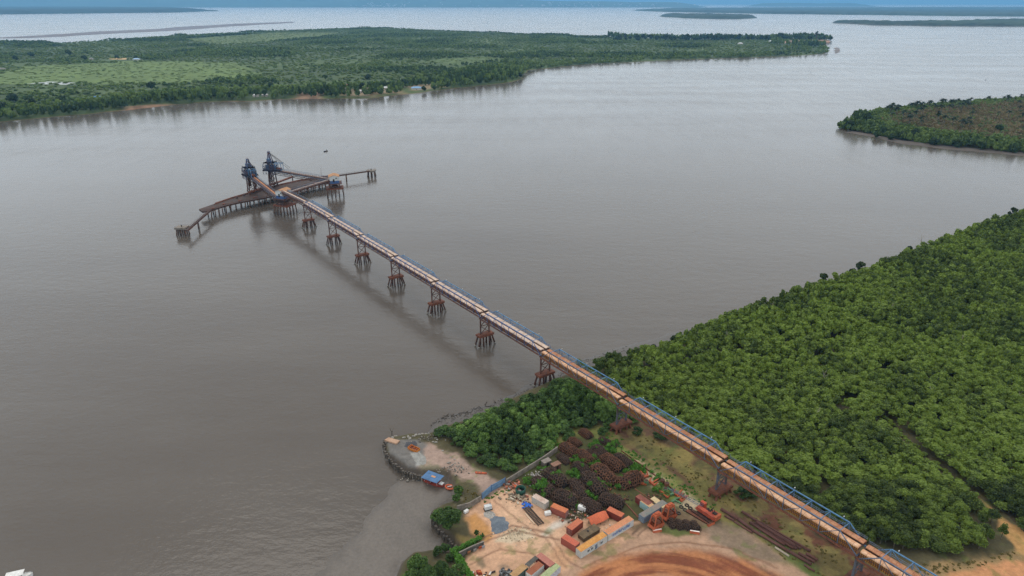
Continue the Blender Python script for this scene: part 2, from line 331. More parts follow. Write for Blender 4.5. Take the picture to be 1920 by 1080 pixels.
LAYERS = [  # polygon in photo pixels, colour, edge softness (m), warp (m)
 ([(1010,800),(1135,800),(1250,860),(1345,935),(1420,1000),(1560,1080),(1650,1150),(1560,1150),(1430,1060),(1330,975),(1220,890),(1120,830),(1010,850)], '#747440', 2.5, 4),
 ([(1150,795),(1200,797),(1300,856),(1400,925),(1480,985),(1640,1060),(1700,1150),(1600,1150),(1520,1070),(1400,1000),(1330,940),(1240,885),(1150,822)], '#64493a', 2.5, 6),
 ([(1180,806),(1215,820),(1262,858),(1265,880),(1235,868),(1195,838)], '#4a3c35', 2, 3),
 ([(1215,818),(1290,850),(1340,905),(1420,960),(1400,965),(1320,925),(1250,872)], '#857746', 2.5, 6),
 ([(1395,930),(1460,955),(1560,1015),(1660,1060),(1640,1100),(1540,1050),(1440,990)], '#603f30', 2.5, 5),
 ([(1300,975),(1420,995),(1520,1050),(1590,1110),(1500,1110),(1400,1040),(1330,1005)], '#5c6636', 2, 5),
 ([(960,905),(990,880),(1045,845),(1080,812),(1140,825),(1225,890),(1260,940),(1200,990),(1120,975),(1020,950)], '#4a4a2c', 2, 4),
 ([(1120,815),(1165,835),(1225,880),(1290,925),(1345,965),(1330,985),(1270,950),(1210,905),(1150,862)], '#6c7a3e', 1.8, 3),
 ([(870,960),(905,935),(955,915),(1000,935),(1060,975),(1140,975),(1200,975),(1210,1000),(1100,1052),(1075,1110),(870,1200),(845,1110),(870,1040),(900,1020),(880,990)], '#bf987b', 1.0, 2.5),
 ([(870,968),(890,960),(915,985),(925,1005),(915,1020),(885,1000)], '#b18250', 1.2, 2),
 ([(915,925),(960,915),(985,935),(1000,960),(1040,985),(1075,1010),(1060,1045),(990,1045),(940,1010),(955,985),(930,950)], '#c4a083', 2.5, 5),
 ([(930,1008),(950,990),(985,990),(995,1005),(970,1018),(935,1018)], '#c4b196', 1.2, 4),
 ([(1015,1000),(1045,970),(1062,972),(1050,985),(1025,1008)], '#beb5a8', 1.5, 2.5),
 ([(890,1045),(905,1045),(912,1062),(902,1068),(893,1060)], '#84705a', .6, 1.5),
 ([(935,1062),(950,1060),(955,1070),(935,1072)], '#8f7762', .8, 2),
 ([(1045,1025),(1075,1040),(1085,1052),(1060,1068),(1030,1040)], '#bd9473', 1.5, 3),
 ([(1190,1000),(1240,990),(1330,990),(1400,1000),(1470,1050),(1540,1110),(1000,1200),(1020,1100),(1080,1060)], '#a88870', 2.0, 4),
 ([(1180,985),(1240,955),(1330,960),(1345,985),(1320,1000),(1250,1000),(1195,1005)], '#6f5e48', 2, 5),
 ([(1225,990),(1290,995),(1310,1002),(1275,1010),(1230,1003)], '#5d6338', 1, 3),
 ([(1320,985),(1360,980),(1400,1005),(1440,1030),(1480,1060),(1440,1060),(1380,1035),(1330,1015)], '#82705e', 1.5, 3.5),
 (rut([(1185,1003),(1205,985),(1212,968),(1208,950)], 2.2), '#6b5344', .5, .8), (rut([(1196,1006),(1214,990),(1222,972)], 1.6), '#6b5344', .5, .8),
 (rut([(900,1010),(960,985),(1030,1000),(1075,1060),(1110,1080)], 1.6), RUT, .6, 1.2), (rut([(905,1018),(965,994),(1022,1008),(1062,1064)], 1.6), RUT, .6, 1.2),
 (rut([(925,940),(960,965),(1010,1005),(1050,1012)], 1.3), RUT, .5, 1.0), (rut([(880,1060),(940,1030),(1000,1040),(1040,1075)], 1.3), '#86664f', .5, 1.0),
 (rut([(1100,1062),(1200,1022),(1290,1018),(1380,1030),(1460,1068)], 1.3), '#7a5a46', .6, 1.0),
 ([(722,830),(742,824),(790,824),(812,845),(800,868),(790,885),(762,882),(740,866)], '#6d6a66', 1.0, 2),
 ([(800,830),(830,838),(870,868),(915,890),(950,905),(915,930),(870,905),(830,880),(795,872)], '#9b8578', 1.5, 4),
 ([(770,848),(790,850),(800,862),(797,872),(785,872)], '#93938f', .7, 1.5),
 ([(800,865),(835,885),(850,915),(870,935),(855,945),(845,915),(820,895),(790,888)], '#7c7560', 1, 3),
 ([(850,1000),(880,1005),(905,1010),(870,1028),(845,1010)], '#7b6a42', 1, 2),
 ([(1830,930),(1870,962),(1920,1000),(1960,1030),(1920,1075),(1900,1020),(1870,975)], '#b38a58', 1.0, 2),
 ([(1640,790),(1660,800),(1710,845),(1800,910),(1840,945),(1825,950),(1770,905),(1690,850)], '#7d7c4c', 1, 2),
 ([(1690,1060),(1850,1048),(1900,1030),(1960,1040),(2100,1060),(2100,1200),(1640,1200)], '#8c7450', 2, 5),
 ([(1770,1085),(1850,1058),(1930,1052),(2100,1060),(2100,1200),(1760,1200)], '#b8845c', 1.5, 3),
]
ROADPOLY = W([(1062,1150),(1090,1078),(1130,1052),(1200,1034),(1280,1030),(1350,1038),(1410,1055),(1470,1085),(1540,1140),(1400,1150),(1330,1100),(1250,1080),(1190,1090),(1150,1110),(1120,1150)], 3.0)
def near_colour(X, Y, z, s, sm):
    C = np.empty(X.shape+(3,)); C[:] = hx('#4f4a34')
    g = fbm(X, Y, 12, 4, 1.3)[..., None]; C = C*(.75+.5*g)
    wx, wy = (fbm(X, Y, 7, 4, 21.)-.5), (fbm(X, Y, 7, 4, 47.)-.5)
    for pts, c, soft, warp in LAYERS:
        d = sdist(X+wx*warp*2, Y+wy*warp*2, W(pts, 3.0)); a = sstep(-soft, soft, d)[..., None]
        if a.max() > 0: C = C*(1-a)+np.array(hx(c))*a
    st = sstep(-4, 6, sdist(X, Y, W([(1120,800),(1180,785),(1300,850),(1420,925),(1560,1005),(1720,1080),(1800,1150),(1560,1150),(1480,1070),(1390,1005),(1320,965),(1220,885)], 3.0)))
    gr = (sstep(.5, .6, fbm(X, Y, 8, 5, 91.))*st*.55)[..., None]; C = C*(1-gr)+np.array(hx('#68693a'))*gr
    gr = (sstep(.56, .66, fbm(X, Y, 5, 4, 53.))*st*.6)[..., None]; C = C*(1-gr)+np.array(hx('#877a4a'))*gr
    # worn patches, pale dust and damp
    yd = sstep(-2, 3, sdist(X, Y, W(LAYERS[7][0], 3.0)))
    p = fbm(X, Y, 5, 5, 61.); q = fbm(X, Y, 11, 5, 83.)
    a = (sstep(.54, .64, p)*yd*.75)[..., None]; C = C*(1-a)+np.array(hx('#cdb69c'))*a
    a = (sstep(.55, .66, q)*yd*.7)[..., None]; C = C*(1-a)+np.array(hx('#94735e'))*a
    a = (sstep(.57, .7, fbm(X, Y, 3, 4, 33.))*sstep(.45, .6, q)*.5)[..., None]; C = C*(1-a)+np.array(hx('#5d6a34'))*a*1.0
    C = C*(.8+.4*fbm(X, Y, 2.2, 3, 77.))[..., None]
    # banks and mud
    m2_ = sstep(-16, 0, sdist(X, Y, MUD2))[..., None]; mud = np.array(hx('#605952'))*(1-.3*m2_*(.5+fbm(X, Y, 3.5, 4, 39.))[..., None])*(.84+.18*sstep(0, .3, z))[..., None]*(.9+.22*fbm(X, Y, 16, 4, 15.))[..., None]
    cr_ = sstep(.6, .68, fbm(X*1.4+Y, Y*.5-X*.3, 9, 4, 29.))[..., None]; mud = mud*(1-.06*cr_)
    a = (1-sstep(.5, 1.3, z))[..., None]; C = C*(1-a)+mud*a
    a = (sstep(.6, 1.2, z)*(1-sstep(1.8, 2.7, z)))[..., None]*.8; C = C*(1-a)+np.array(hx('#544b42'))*a
    wet = 1-sstep(.25, 1.0, z)
    return C, wet
def road_colour(X, Y, C):
    d = sdist(X+(fbm(X, Y, 6, 3, 5.)-.5)*3, Y+(fbm(X, Y, 6, 3, 6.)-.5)*3, ROADPOLY)
    cx, cy = P(1270, 1240, 3)[:2]; r = np.hypot(X-cx, Y-cy)
    tr = fbm(r*1.0, np.arctan2(Y-cy, X-cx)*6, 1.6, 4, 3.)[..., None]
    rc = np.array(hx('#784530'))*(1-sstep(.32, .68, tr))+np.array(hx('#a8704a'))*sstep(.32, .68, tr)
    rc = rc*(.85+.3*fbm(X, Y, 5, 3, 44.))[..., None]
    a = sstep(-2.6, 2.2, d)[..., None]
    return C*(1-a)+rc*a, d
def grid(x0, x1, y0, y1, res):
    nx, ny = int(round((x1-x0)/res))+1, int(round((y1-y0)/res))+1
    X, Y = np.meshgrid(np.linspace(x0, x1, nx), np.linspace(y0, y1, ny))
    i = np.arange(nx*ny).reshape(ny, nx)
    Q = np.stack([i[:-1, :-1], i[:-1, 1:], i[1:, 1:], i[1:, :-1]], -1).reshape(-1, 4)
    return X, Y, Q
def sub_mesh(name, V, Q, C, wet, material, kind, label, smooth=True):
    used = np.unique(Q); mp_ = np.zeros(len(V), np.int64); mp_[used] = np.arange(len(used))
    me = np_mesh(name, V[used], mp_[Q], material, col=C[used], wet=wet[used], smooth=smooth)
    return tag(link(name, me), label, name.replace('_', ' '), kind=kind)
X, Y, Q = grid(*YARD, .5)
Z, s_, sm_ = near_height(X, Y); C, wet = near_colour(X, Y, Z, s_, sm_); C, rd = road_colour(X, Y, C)
Z = Z+np.where(rd > 0, -.12*sstep(0, 3, rd), 0)
V = np.stack([X, Y, Z], -1).reshape(-1, 3); C = C.reshape(-1, 3); wf = wet.ravel()
qz = Z.ravel()[Q]; keep = qz.max(1) > -.25; Q = Q[keep]; qz = qz[keep]
qr = rd.ravel()[Q].mean(1) > 0; qm = (~qr) & (qz.mean(1) < .75)
sub_mesh('haul_road', V, Q[qr], C, wf, SOIL, 'structure', 'red laterite haul road curving past the yard')
sub_mesh('mud_flat', V, Q[qm], C, wf, SOIL, 'structure', 'wet grey mud flat along the shore')
sub_mesh('ground', V, Q[~qr & ~qm], C, wf, SOIL, 'structure', 'worn earth of the storage yard and its banks')
X, Y, Q = grid(-130, 520, 100, 660, 4.0)
Z, s_, sm_ = near_height(X, Y)
C = np.empty(X.shape+(3,)); C[:] = hx('#463f30'); C = C*(.7+.6*fbm(X, Y, 20, 4, 2.))[..., None]
a = (1-sstep(.5, 1.3, Z))[..., None]; C = C*(1-a)+np.array(hx('#544e47'))*a
pr = sstep(-5, 5, sdist(X, Y, W(LAYERS[-1][0], 3.0)))[..., None]; C = C*(1-pr)+np.array(hx('#b8845c'))*pr
V = np.stack([X, Y, Z], -1).reshape(-1, 3)
cx, cy = V[Q][:, :, 0].mean(1), V[Q][:, :, 1].mean(1)
keep = (V[Q][:, :, 2].max(1) > -.3) & ~((cx > YARD[0]) & (cx < YARD[1]) & (cy > YARD[2]) & (cy < YARD[3]))
sub_mesh('forest_ground', V, Q[keep], C.reshape(-1, 3), (1-sstep(.25, 1., Z)).ravel(), SOIL, 'structure', 'shaded soil under the mangroves')

# ------------------------------------------------------------------ islands and far land
def land(name, pts, res, hmax, rise, cols, label, bank='#6f5443', bankw=14., bump=0., field=None, warp=30.):
    poly = W(pts); x0, y0 = poly.min(0)-res*2; x1, y1 = poly.max(0)+res*2
    X, Y, Q = grid(x0, x1, y0, y1, res)
    s = sdist(X, Y, poly)+(fbm(X, Y, warp*2.5, 4, 4.4)-.5)*warp
    Z = -2+(hmax+2)*sstep(-res*.6, rise, s)
    if bump: Z = Z+np.where(s > res*.7, bump*(fbm(X, Y, res*3, 3, 9.)-.2), 0)
    n = fbm(X, Y, warp*9, 5, 12.)[..., None]; n2 = fbm(X, Y, warp*1.6, 4, 31.)[..., None]
    k = np.clip(sstep(.36, .64, n)*.6+.4*sstep(.35, .65, n2), 0, 1)
    C = np.array(hx(cols[0]))*(1-k)+np.array(hx(cols[1]))*k
    if field:
        for fp, fc in field:
            pw = W(fp); k_ = min(1.0, (pw.max(0)-pw.min(0)).min()/400); a = sstep(-30*k_, 30*k_, sdist(X+(fbm(X, Y, 90, 3, 7.)-.5)*160*k_, Y+(fbm(X, Y, 90, 3, 3.)-.5)*160*k_, pw))[..., None]*.9
            C = C*(1-a)+np.array(hx(fc))*a*(.8+.4*n2)
    a = (1-sstep(bankw*.6, bankw*1.4, s))[..., None]; C = C*(1-a)+np.array(hx(bank))*a*(.7+.6*n2)
    V = np.stack([X, Y, Z], -1).reshape(-1, 3); keep = Z.ravel()[Q].max(1) > -1.2
    sub_mesh(name, V, Q[keep], C.reshape(-1, 3), np.zeros(X.size), FARSOIL, 'structure', label)
    return poly
ISL = [(-700,330),(-200,262),(0,232),(100,222),(200,212),(300,200),(400,193),(480,190),(560,187),(690,186),(800,174),(900,163),(970,153),(989,147),(984,140),(1000,132),(1100,122),(1250,114),(1400,109),(1500,105),(1552,102),(1560,95),(1548,88),(1500,84),(1545,80),(1563,76),(1545,72),(1500,72),(1400,74),(1300,74),(1150,70),(1000,64),(850,58),(740,54),(690,52),(600,55),(500,59),(330,67),(120,81),(80,80),(0,79),(-300,84),(-700,100)]
isl_poly = land('island_ground', ISL, 9.0, 3.0, 30, ('#3a4a2a', '#4f6138'), 'low green island ground across the river', '#7c5c49', 10., field=[
   ([(-200,165),(0,140),(60,125),(150,120),(300,116),(440,120),(470,135),(460,152),(330,160),(150,158),(0,165)], '#61753d'), ([(556,170),(604,168),(604,186),(552,187)], '#8f7460'), ([(640,172),(722,163),(748,164),(750,176),(690,181),(640,181)], '#8c7a60'), ([(765,164),(832,157),(838,166),(770,172)], '#97866c'), ([(204,113.5),(236,113.5),(238,110.5),(206,110.5)], '#cbab80'), ([(1466,82),(1562,79),(1562,75),(1470,77)], '#8f7262'),
   ([(50,160),(80,156),(142,157),(138,162),(90,161)], '#b9c0c2'), ([(-20,136),(18,134),(20,130),(-20,130)], '#7d7674'), ([(225,210),(262,206),(340,196),(300,197),(240,203)], '#8d705a'),
   ([(330,75),(520,62),(640,62),(600,72),(420,84)], '#5f6f40'), ([(800,115),(900,108),(960,112),(900,122),(820,124)], '#56693a'), ([(850,72),(960,74),(950,82),(860,80)], '#5f6f44')])
rI_pts = [(1563,238),(1585,230),(1610,216),(1680,208),(1800,197),(1920,190),(2500,185),(2700,420),(2300,345),(2050,305),(1920,289),(1850,283),(1760,274),(1680,263),(1620,250),(1580,246)]
rI_poly = W(rI_pts)
land('islet_ground', rI_pts, 4.0, 8.0, 60, ('#3d3b28', '#4f4a33'), 'wooded headland ground with a muddy shore', '#6e5a4e', 7., warp=10.)
land('mud_bank', [(1565,247),(1620,256),(1690,272),(1770,281),(1850,288),(1930,295),(2000,310),(2000,290),(1850,278),(1700,262),(1600,244)], 3.0, .35, 10, ('#544d47', '#5e5751'), 'grey mud below the headland', '#544d47', 3., warp=6.)
land('mud_spit', [(1552,92),(1562,86),(1580,88),(1588,95),(1580,101),(1556,103)], 8.0, .5, 30, ('#66605f', '#827c7a'), 'dark mud spit off the island point', '#6a6463', 5., warp=30.)
land('sand_bank', [(-60,73),(60,66),(160,59),(280,54),(420,45),(560,40),(560,43),(440,50),(330,58),(200,65),(60,72)], 18.0, .35, 60, ('#6f6c72', '#7a777c'), 'low sand bank in the far channel', '#77757b', 5., warp=160.)
land('far_shore', [(1190,20),(1260,16),(1500,15),(1750,14.5),(2100,14),(2300,30),(1920,31),(1700,29),(1450,26),(1330,24),(1240,22)], 45.0, 14, 90, ('#243022', '#36442e'), 'long low wooded shore on the far side', '#3f4c3e', 20., 26., warp=220.)  # greens here and on both islands below carry the trees' self-shading
land('far_islet', [(1234,31),(1250,28),(1330,28),(1410,30),(1421,34),(1380,36),(1280,34)], 30.0, 14, 70, ('#212d1f', '#33402a'), 'small flat islet in the far water', '#3f4a3e', 20., 24., warp=90.)
land('far_island', [(1558,43),(1580,40),(1650,42),(1760,42),(1850,39),(2100,36),(2200,52),(1920,50),(1750,49),(1640,47)], 20.0, 9, 60, ('#222f1f', '#384729'), 'wooded far island', '#4a4a3e', 20., 24., warp=90.)
land('far_point', [(-300,19),(0,15.5),(200,15.5),(350,17),(409,21),(330,23.5),(0,27),(-300,30)], 60.0, 40, 500, ('#1d2a22', '#28362c'), 'dark wooded point under the hills', '#394a40', 20., 26., warp=260.)
# the hill range behind the bay
X, Y, Q = grid(-24000, 10500, 25200, 33000, 150.)
px_ = X/(Y*math.cos(PITCH))*FPX+960
env = 190*(1-sstep(500, 1330, px_))+170*(1-sstep(1250, 1345, px_))
Z = -20+env*sstep(25250, 30500, Y+1400*(fbm(X, Y, 2200, 4, 3.)-.5))*(.55+.75*fbm(X, Y, 2600, 6, 6.))+30*sstep(25250, 25700, Y)*(1-sstep(1290, 1330, px_))
Z = np.minimum(Z, 395.0)
n = fbm(X, Y, 700, 5, 2.)[..., None]; C = np.array(hx('#2f4230'))*(1-n)+np.array(hx('#5a6b50'))*n
sub_mesh('hills', np.stack([X, Y, Z], -1).reshape(-1, 3), Q[Z.ravel()[Q].max(1) > 0], C.reshape(-1, 3), np.zeros(X.size), FARSOIL, 'structure', 'long blue hills across the bay')
land('low_hills', [(1395,12.6),(1500,12.2),(1590,12.2),(1640,12.4),(1600,11.6),(1400,11.6)], 150., 110, 900, ('#33463a', '#44584a'), 'low hazy hills on the horizon', '#394a40', 20., 60., warp=700.)
# ------------------------------------------------------------------ the conveyor bridge
JP = [(579,379),(628,406),(683,440),(749,479),(824,523),(915,578),(1031,650),(1178,743),(1371,864),(1635,1023)]
JZ = [21.4-.42*i for i in range(10)]
_j = np.array([P(a, b_, z)[:2] for (a, b_), z in zip(JP, JZ)]); _k = np.arange(10)
_fx, _fy = np.polyfit(_k, _j[:, 0], 1), np.polyfit(_k, _j[:, 1], 1)
def joint(k): return Vector((np.polyval(_fx, k), np.polyval(_fy, k), 21.4-.42*k))
_u = (joint(9)-joint(0)); _u.z = 0; SPAN = _u.length/9; _u.normalize(); BRZ = math.atan2(_u.y, _u.x)
FARN = Vector((-_u.y, _u.x, 0))                # towards the far side of the bridge
def axis_pt(k): return joint(k)-FARN*2.9
COVER = bands('dusty belt cover', hx('#dcb493'), hx('#ae7f62'), 0, 2.35, .07, hx('#c08a62'), .45)
COVERB = bands('rusty belt cover', hx('#bc8a69'), hx('#97674a'), 0, 2.35, .07, hx('#a4694a'), .4)
COVERP = bands('pale belt cover', hx('#d6c0b0'), hx('#ad998c'), 0, 2.35, .07, hx('#c4a68f'), .4)
SIDE = bands('ochre corrugated side', hx('#a4732f'), hx('#54371f'), 0, .62, .4, hx('#8a5a30'), .5)
SIDEB = bands('brown corrugated side', hx('#6d4a38'), hx('#43302a'), 0, .62, .4, hx('#7d5038'), .5)
def arch(mb, x0, x1, y0, y1, z, h, n=6):
    vs = []
    for x in (x0, x1):
        for i in range(n+1):
            a = math.pi*i/n; vs.append((x, (y0+y1)/2-(y1-y0)/2*math.cos(a), z+h*math.sin(a)**.7))
        vs += [(x, y1, z-.15), (x, y0, z-.15)]
    k = n+3; fs = [(i, (i+1) % k, k+(i+1) % k, k+i) for i in range(k)]
    mb.add(vs, [tuple(f) for f in fs]+[tuple(range(k))[::-1], tuple(range(k, 2*k))])
def truss(L, y, zb, zt, n, w):
    """side truss of n panels with sloping end posts"""
    m = MB(); p = L/n; X_ = [-L/2+i*p for i in range(n+1)]
    m.beam((X_[0], y, zb), (X_[-1], y, zb), w*.9); m.beam((X_[1], y, zt), (X_[-2], y, zt), w*1.25)
    m.beam((X_[0], y, zb), (X_[1], y, zt), w); m.beam((X_[-1], y, zb), (X_[-2], y, zt), w)
    for i in range(1, n):
        m.beam((X_[i], y, zb), (X_[i], y, zt), w*.75)
        if i < n-1:
            a, c = ((X_[i], zt), (X_[i+1], zb)) if i < n/2 else ((X_[i], zb), (X_[i+1], zt))
            m.beam((a[0], y, a[1]), (c[0], y, c[1]), w*.6)
    return m
def span_parts(root, L, sea, n=8, tower=False):
    cov1, cov2, sd_, bl = (COVERP, COVERP, SIDEB, BLUED) if sea else (COVER, COVERB, SIDE, BLUE)
    g = .45; h = L/2-g
    m = MB(); m.box((0, 0, -.95), (2*h, 5.5, .3))
    for i in range(int(L/3.2)+1): m.box((-h+.3+i*3.2, 0, -1.3), (.25, 5.6, .4))
    m.build('deck', BROWN, root)
    m = MB(); arch(m, -h, h, -2.55, -.62, -.05, .42); m.build('belt_cover', cov1, root)
    m = MB(); arch(m, -h, h, .5, 2.62, -.05, .3); m.build('belt_cover', cov2, root)
    m = MB(); m.box((0, -2.62, -1.15), (2*h, .08, 1.9)); m.build('side_cladding', sd_, root)
    m = MB(); m.box((0, 2.7, -1.0), (2*h, .08, 1.5)); m.build('side_cladding', sd_, root)
    for y, nm in ((-2.85, BLUEG if not sea else BLUED), (2.95, BLUE)):
        truss(L-.3, y, -2.7, 2.5, n, .26 if sea else .26).build('side_truss', nm, root)
    m = MB(); p = (L-.3)/n
    for i in range(1, n): m.beam((-L/2+.15+i*p, -2.85, 2.5), (-L/2+.15+i*p, 2.95, 2.5), .18)
    for i in range(0, n+1): m.beam((-L/2+.15+i*p, -2.85, -2.6), (-L/2+.15+i*p, 2.95, -2.6), .2)
    m.build('cross_brace', BLUE, root)
    m = MB()
    for y, z0 in ((-3.9, -1.9), (-3.9, -1.4)): m.beam((-h, y, z0), (h, y, z0), .06)
    for i in range(int(L/2.6)+1): m.beam((-h+i*2.6, -3.9, -2.4), (-h+i*2.6, -3.9, -1.35), .06)
    m.box((0, -3.4, -2.5), (2*h, .9, .07))
    m.build('service_walkway', RUST if not sea else BROWN, root)
    m = MB()
    for z in (.55, 1.15): m.beam((-h, 2.78, z), (h, 2.78, z), .11)
    for i in range(int(L/1.6)+1): m.beam((-h+i*1.6, 2.78, -.2), (-h+i*1.6, 2.78, 1.15), .1)
    m.build('handrail', BLUED if sea else BLUEG, root)
    for i in range(3):
        m = MB(); x = -L/3+i*L/3; m.beam((x, 3.05, -.2), (x, 3.05, 3.6), .09); lp_ = m.build('lamp_post', BLUEG, root); m = MB(); m.box((x, 2.8, 3.6), (.22, .5, .14)); m.build('lamp', WHITE, lp_)
    m = MB(); rr_ = random.Random(3)
    for i in range(int(L/2)): m.box((-h+2*i+rr_.random(), rr_.uniform(-.5, .4), -.77), (rr_.uniform(.3, 1.4), rr_.uniform(.2, .6), .1), rr_.random())
    m.build('ore_spill', RUST, root)
def place_span(k, name, label, L=SPAN):
    a, b_ = axis_pt(k), axis_pt(k+1); c = (a+b_)/2
    r = thing(name, label, 'conveyor span', c, BRZ, 'spans of the conveyor bridge')
    r.rotation_euler = (0, -math.atan2(b_.z-a.z, SPAN)*-1, BRZ)
    return r
order = ['second', 'third', 'fourth', 'fifth', 'sixth', 'seventh']
proto_sea = place_span(0, 'conveyor_span', 'blue railed conveyor span next to the jetty transfer house', SPAN); span_parts(proto_sea, SPAN, True)
for k in range(1, 6):
    s_ = place_span(k, 'tmp', 'x')
    r = dup(proto_sea, s_.location.copy(), label='pale covered conveyor span over open water, %s span from the jetty head' % order[k-1])
    r.rotation_euler = s_.rotation_euler.copy(); bpy.data.objects.remove(s_)
proto_land = place_span(6, 'conveyor_span', 'conveyor span crossing from the water over the shoreline bushes'); span_parts(proto_land, SPAN, False)
for k, lb in ((7, 'conveyor span with ochre side between the bushes and the chain yard'), (8, 'conveyor span with ochre side beside the stacked pipes'), (9, 'conveyor span with ochre side cut by the bottom edge of the photo')):
    s_ = place_span(k, 'tmp', 'x'); r = dup(proto_land, s_.location.copy(), label=lb); r.rotation_euler = s_.rotation_euler.copy(); bpy.data.objects.remove(s_)
# short span into transfer house
PIERG = mat('dull grey steel', hx('#5d626c'), hx('#574b48'), .4)
def pier(k, land_, label, gz=3.0):
    a = axis_pt(k); top = a.z-2.75; base = gz if land_ else 0.0; capz = (6.8 if not land_ else 6.2)
    r = thing('bridge_pier', label, 'bridge pier', (a.x, a.y, base), BRZ, 'piers under the conveyor bridge'); o = capz-base; T = top-base
    m = MB(); m.box((0, 0, o-.55), (4.2, 9.2, 1.1)); m.box((0, 0, o+.06), (3.6, 8.6, .1)); m.build('pile_cap', RUST, r)
    for sx in (-1, 1):
        for y, ty in ((-3.6, -2.3), (-1.9, 0), (1.9, 0), (3.6, 2.3)):
            x0 = sx*1.3
            pm = MB(); pm.cyl((x0, y, o-1.1), (x0+sx*.5, y+ty*(.9 if not land_ else .5), -1.5), .48, n=8); pl = pm.build('pile', RUSTD if not land_ else RUST, r, True)
            if not land_ and abs(y) > 3:
                q = MB(); f = (o-1.6)/(o+.4); f2 = (o-.5)/(o+.4)
                q.cyl((x0+sx*.5*f, y+ty*.9*f, .9), (x0+sx*.5*f2, y+ty*.9*f2, -.2), .55, n=8); q.build('collar', PILEW, pl, True)
    for y in (-2.7, 2.7):
        m = MB(); m.beam((0, y, o), (0, y, T), .6); m.build('leg', BROWN if not land_ else PIERG, r)
    m = MB(); h = T-o
    for i in range(2):
        h2 = h-.7; z0, z1 = o+.3+i*h2*.5, o+.3+(i+1)*h2*.5
        m.beam((0, -2.7, z0), (0, 2.7, z1), .3); m.beam((0, 2.7, z0), (0, -2.7, z1), .3); m.beam((0, -2.7, z1), (0, 2.7, z1), .3)
    m.build('cross_brace', BROWN if not land_ else PIERG, r)
    m = MB(); m.box((0, 0, T+.02), (1.0, 6.6, .6)); m.build('crosshead', BROWN, r)
    return r
pn = ['nearest the jetty head', 'second from the jetty head', 'third from the jetty head', 'fourth from the jetty head', 'fifth from the jetty head', 'sixth from the jetty head']
for k in range(6): pier(k, False, 'rusty braced pier standing in open water, %s' % pn[k])
pier(6, False, 'rusty braced pier at the edge of the shoreline mud')
pier(7, True, 'rusty pier on dry ground among the bushes behind the chain heaps', 2.6)
pier(8, True, 'rusty pier on bare red ground beside the crawler crane', 2.6)
pier(9, True, 'rusty pier on dry ground under the lowest visible span joint', 2.6)

# ------------------------------------------------------------------ the jetty head
QZ = 6.5
QUAY = mat('rusty quay deck', hx('#4a3731'), hx('#3c312d'), .12, c3=hx('#6a4838'))
far_e = [(373,392),(405,381),(437,370),(460,363.5),(495,353.5),(529,345),(563,337.5),(600,331.5),(622,329)]
near_e = [(632,338),(600,345),(586,346.5),(552,356),(506,368.5),(475,374.5),(449,379),(420,386),(392,395),(379,396.5)]
q = thing('loading_quay', 'long curved rusty loading quay on rows of piles in the river', 'quay', P(500, 370, 0))
q0 = q.location.copy()
def loc_(px, py, z): return P(px, py, z)-q0
poly_q = [loc_(a, b_, QZ) for a, b_ in far_e+near_e]
m = MB(); m.prism(poly_q, QZ-1.3, QZ); m.build('deck', QUAY, q)
ne = [loc_(a, b_, QZ) for a, b_ in near_e]; fe = [loc_(a, b_, QZ) for a, b_ in far_e][::-1]
def walk(line, step):
    outp = []
    for a, b_ in zip(line, line[1:]):
        d = (b_-a).length; outp += [a.lerp(b_, i/max(1, round(d/step))) for i in range(max(1, round(d/step)))]
    return outp
cen = sum(poly_q, Vector())/len(poly_q)
for line, st in ((ne, 4.3), (fe, 7.0)):
    for p in walk(line, st):
        p = p.lerp(Vector((cen.x, cen.y, p.z)), .03); j = random.uniform(-.4, .4)
        m = MB(); m.cyl((p.x, p.y, QZ-1.3), (p.x+j, p.y-.5+j, -2), .5, n=7); m.build('pile', PILE, q, True)
m = MB()
for a, b_ in zip(ne, ne[1:]): m.beam(a+Vector((0, 0, -.55)), b_+Vector((0, 0, -.55)), .5, .9)
m.build('fender_beam', RUSTD, q)
m = MB()
for a, b_ in zip(fe[:-2], fe[1:-1]):
    m.beam(a+Vector((0, -1.5, .35)), b_+Vector((0, -1.5, .35)), 1.1, .8); m.beam(a+Vector((0, -5, .2)), b_+Vector((0, -5, .2)), .35, .4)
m.build('rail_beam', RUST, q)
m = MB()
for p in walk(fe, 16)[2:-1]: m.cyl((p.x+1, p.y-3, QZ), (p.x+1, p.y-3, QZ+.8), .35, .28, n=8); m.cyl((p.x+1, p.y-3, QZ+.8), (p.x+1, p.y-3, QZ+1), .5, n=8)
m.build('bollard', DARK, q)
m = MB()
for p in walk(ne, 13): m.box((p.x+random.uniform(-2, 2), p.y+4+random.uniform(-1, 4), QZ+.35), (random.uniform(1.5, 4), random.uniform(1, 2.5), .7), random.random()*3)
m.build('ore_spill', RUST, q)
m = MB()
for p in walk(fe, 9)[3:-4]:
    k_ = random.random()
    if k_ < .6: m.box((p.x+random.uniform(-2, 2), p.y-random.uniform(4, 9), QZ+.6), (random.uniform(1, 3), random.uniform(1, 2), random.uniform(.8, 2.2)), random.random()*3)
    m.beam((p.x, p.y-3.2, QZ), (p.x, p.y-3.2, QZ+1.2), .12)
for a, b_ in zip(ne, ne[1:]):
    for z_ in (.6, 1.1): m.beam(a+Vector((0, .4, z_)), b_+Vector((0, .4, z_)), .1)
for p in walk(ne, 3.2): m.beam((p.x, p.y+.4, QZ), (p.x, p.y+.4, QZ+1.1), .1)
m.build('deck_equipment', RUSTD, q)
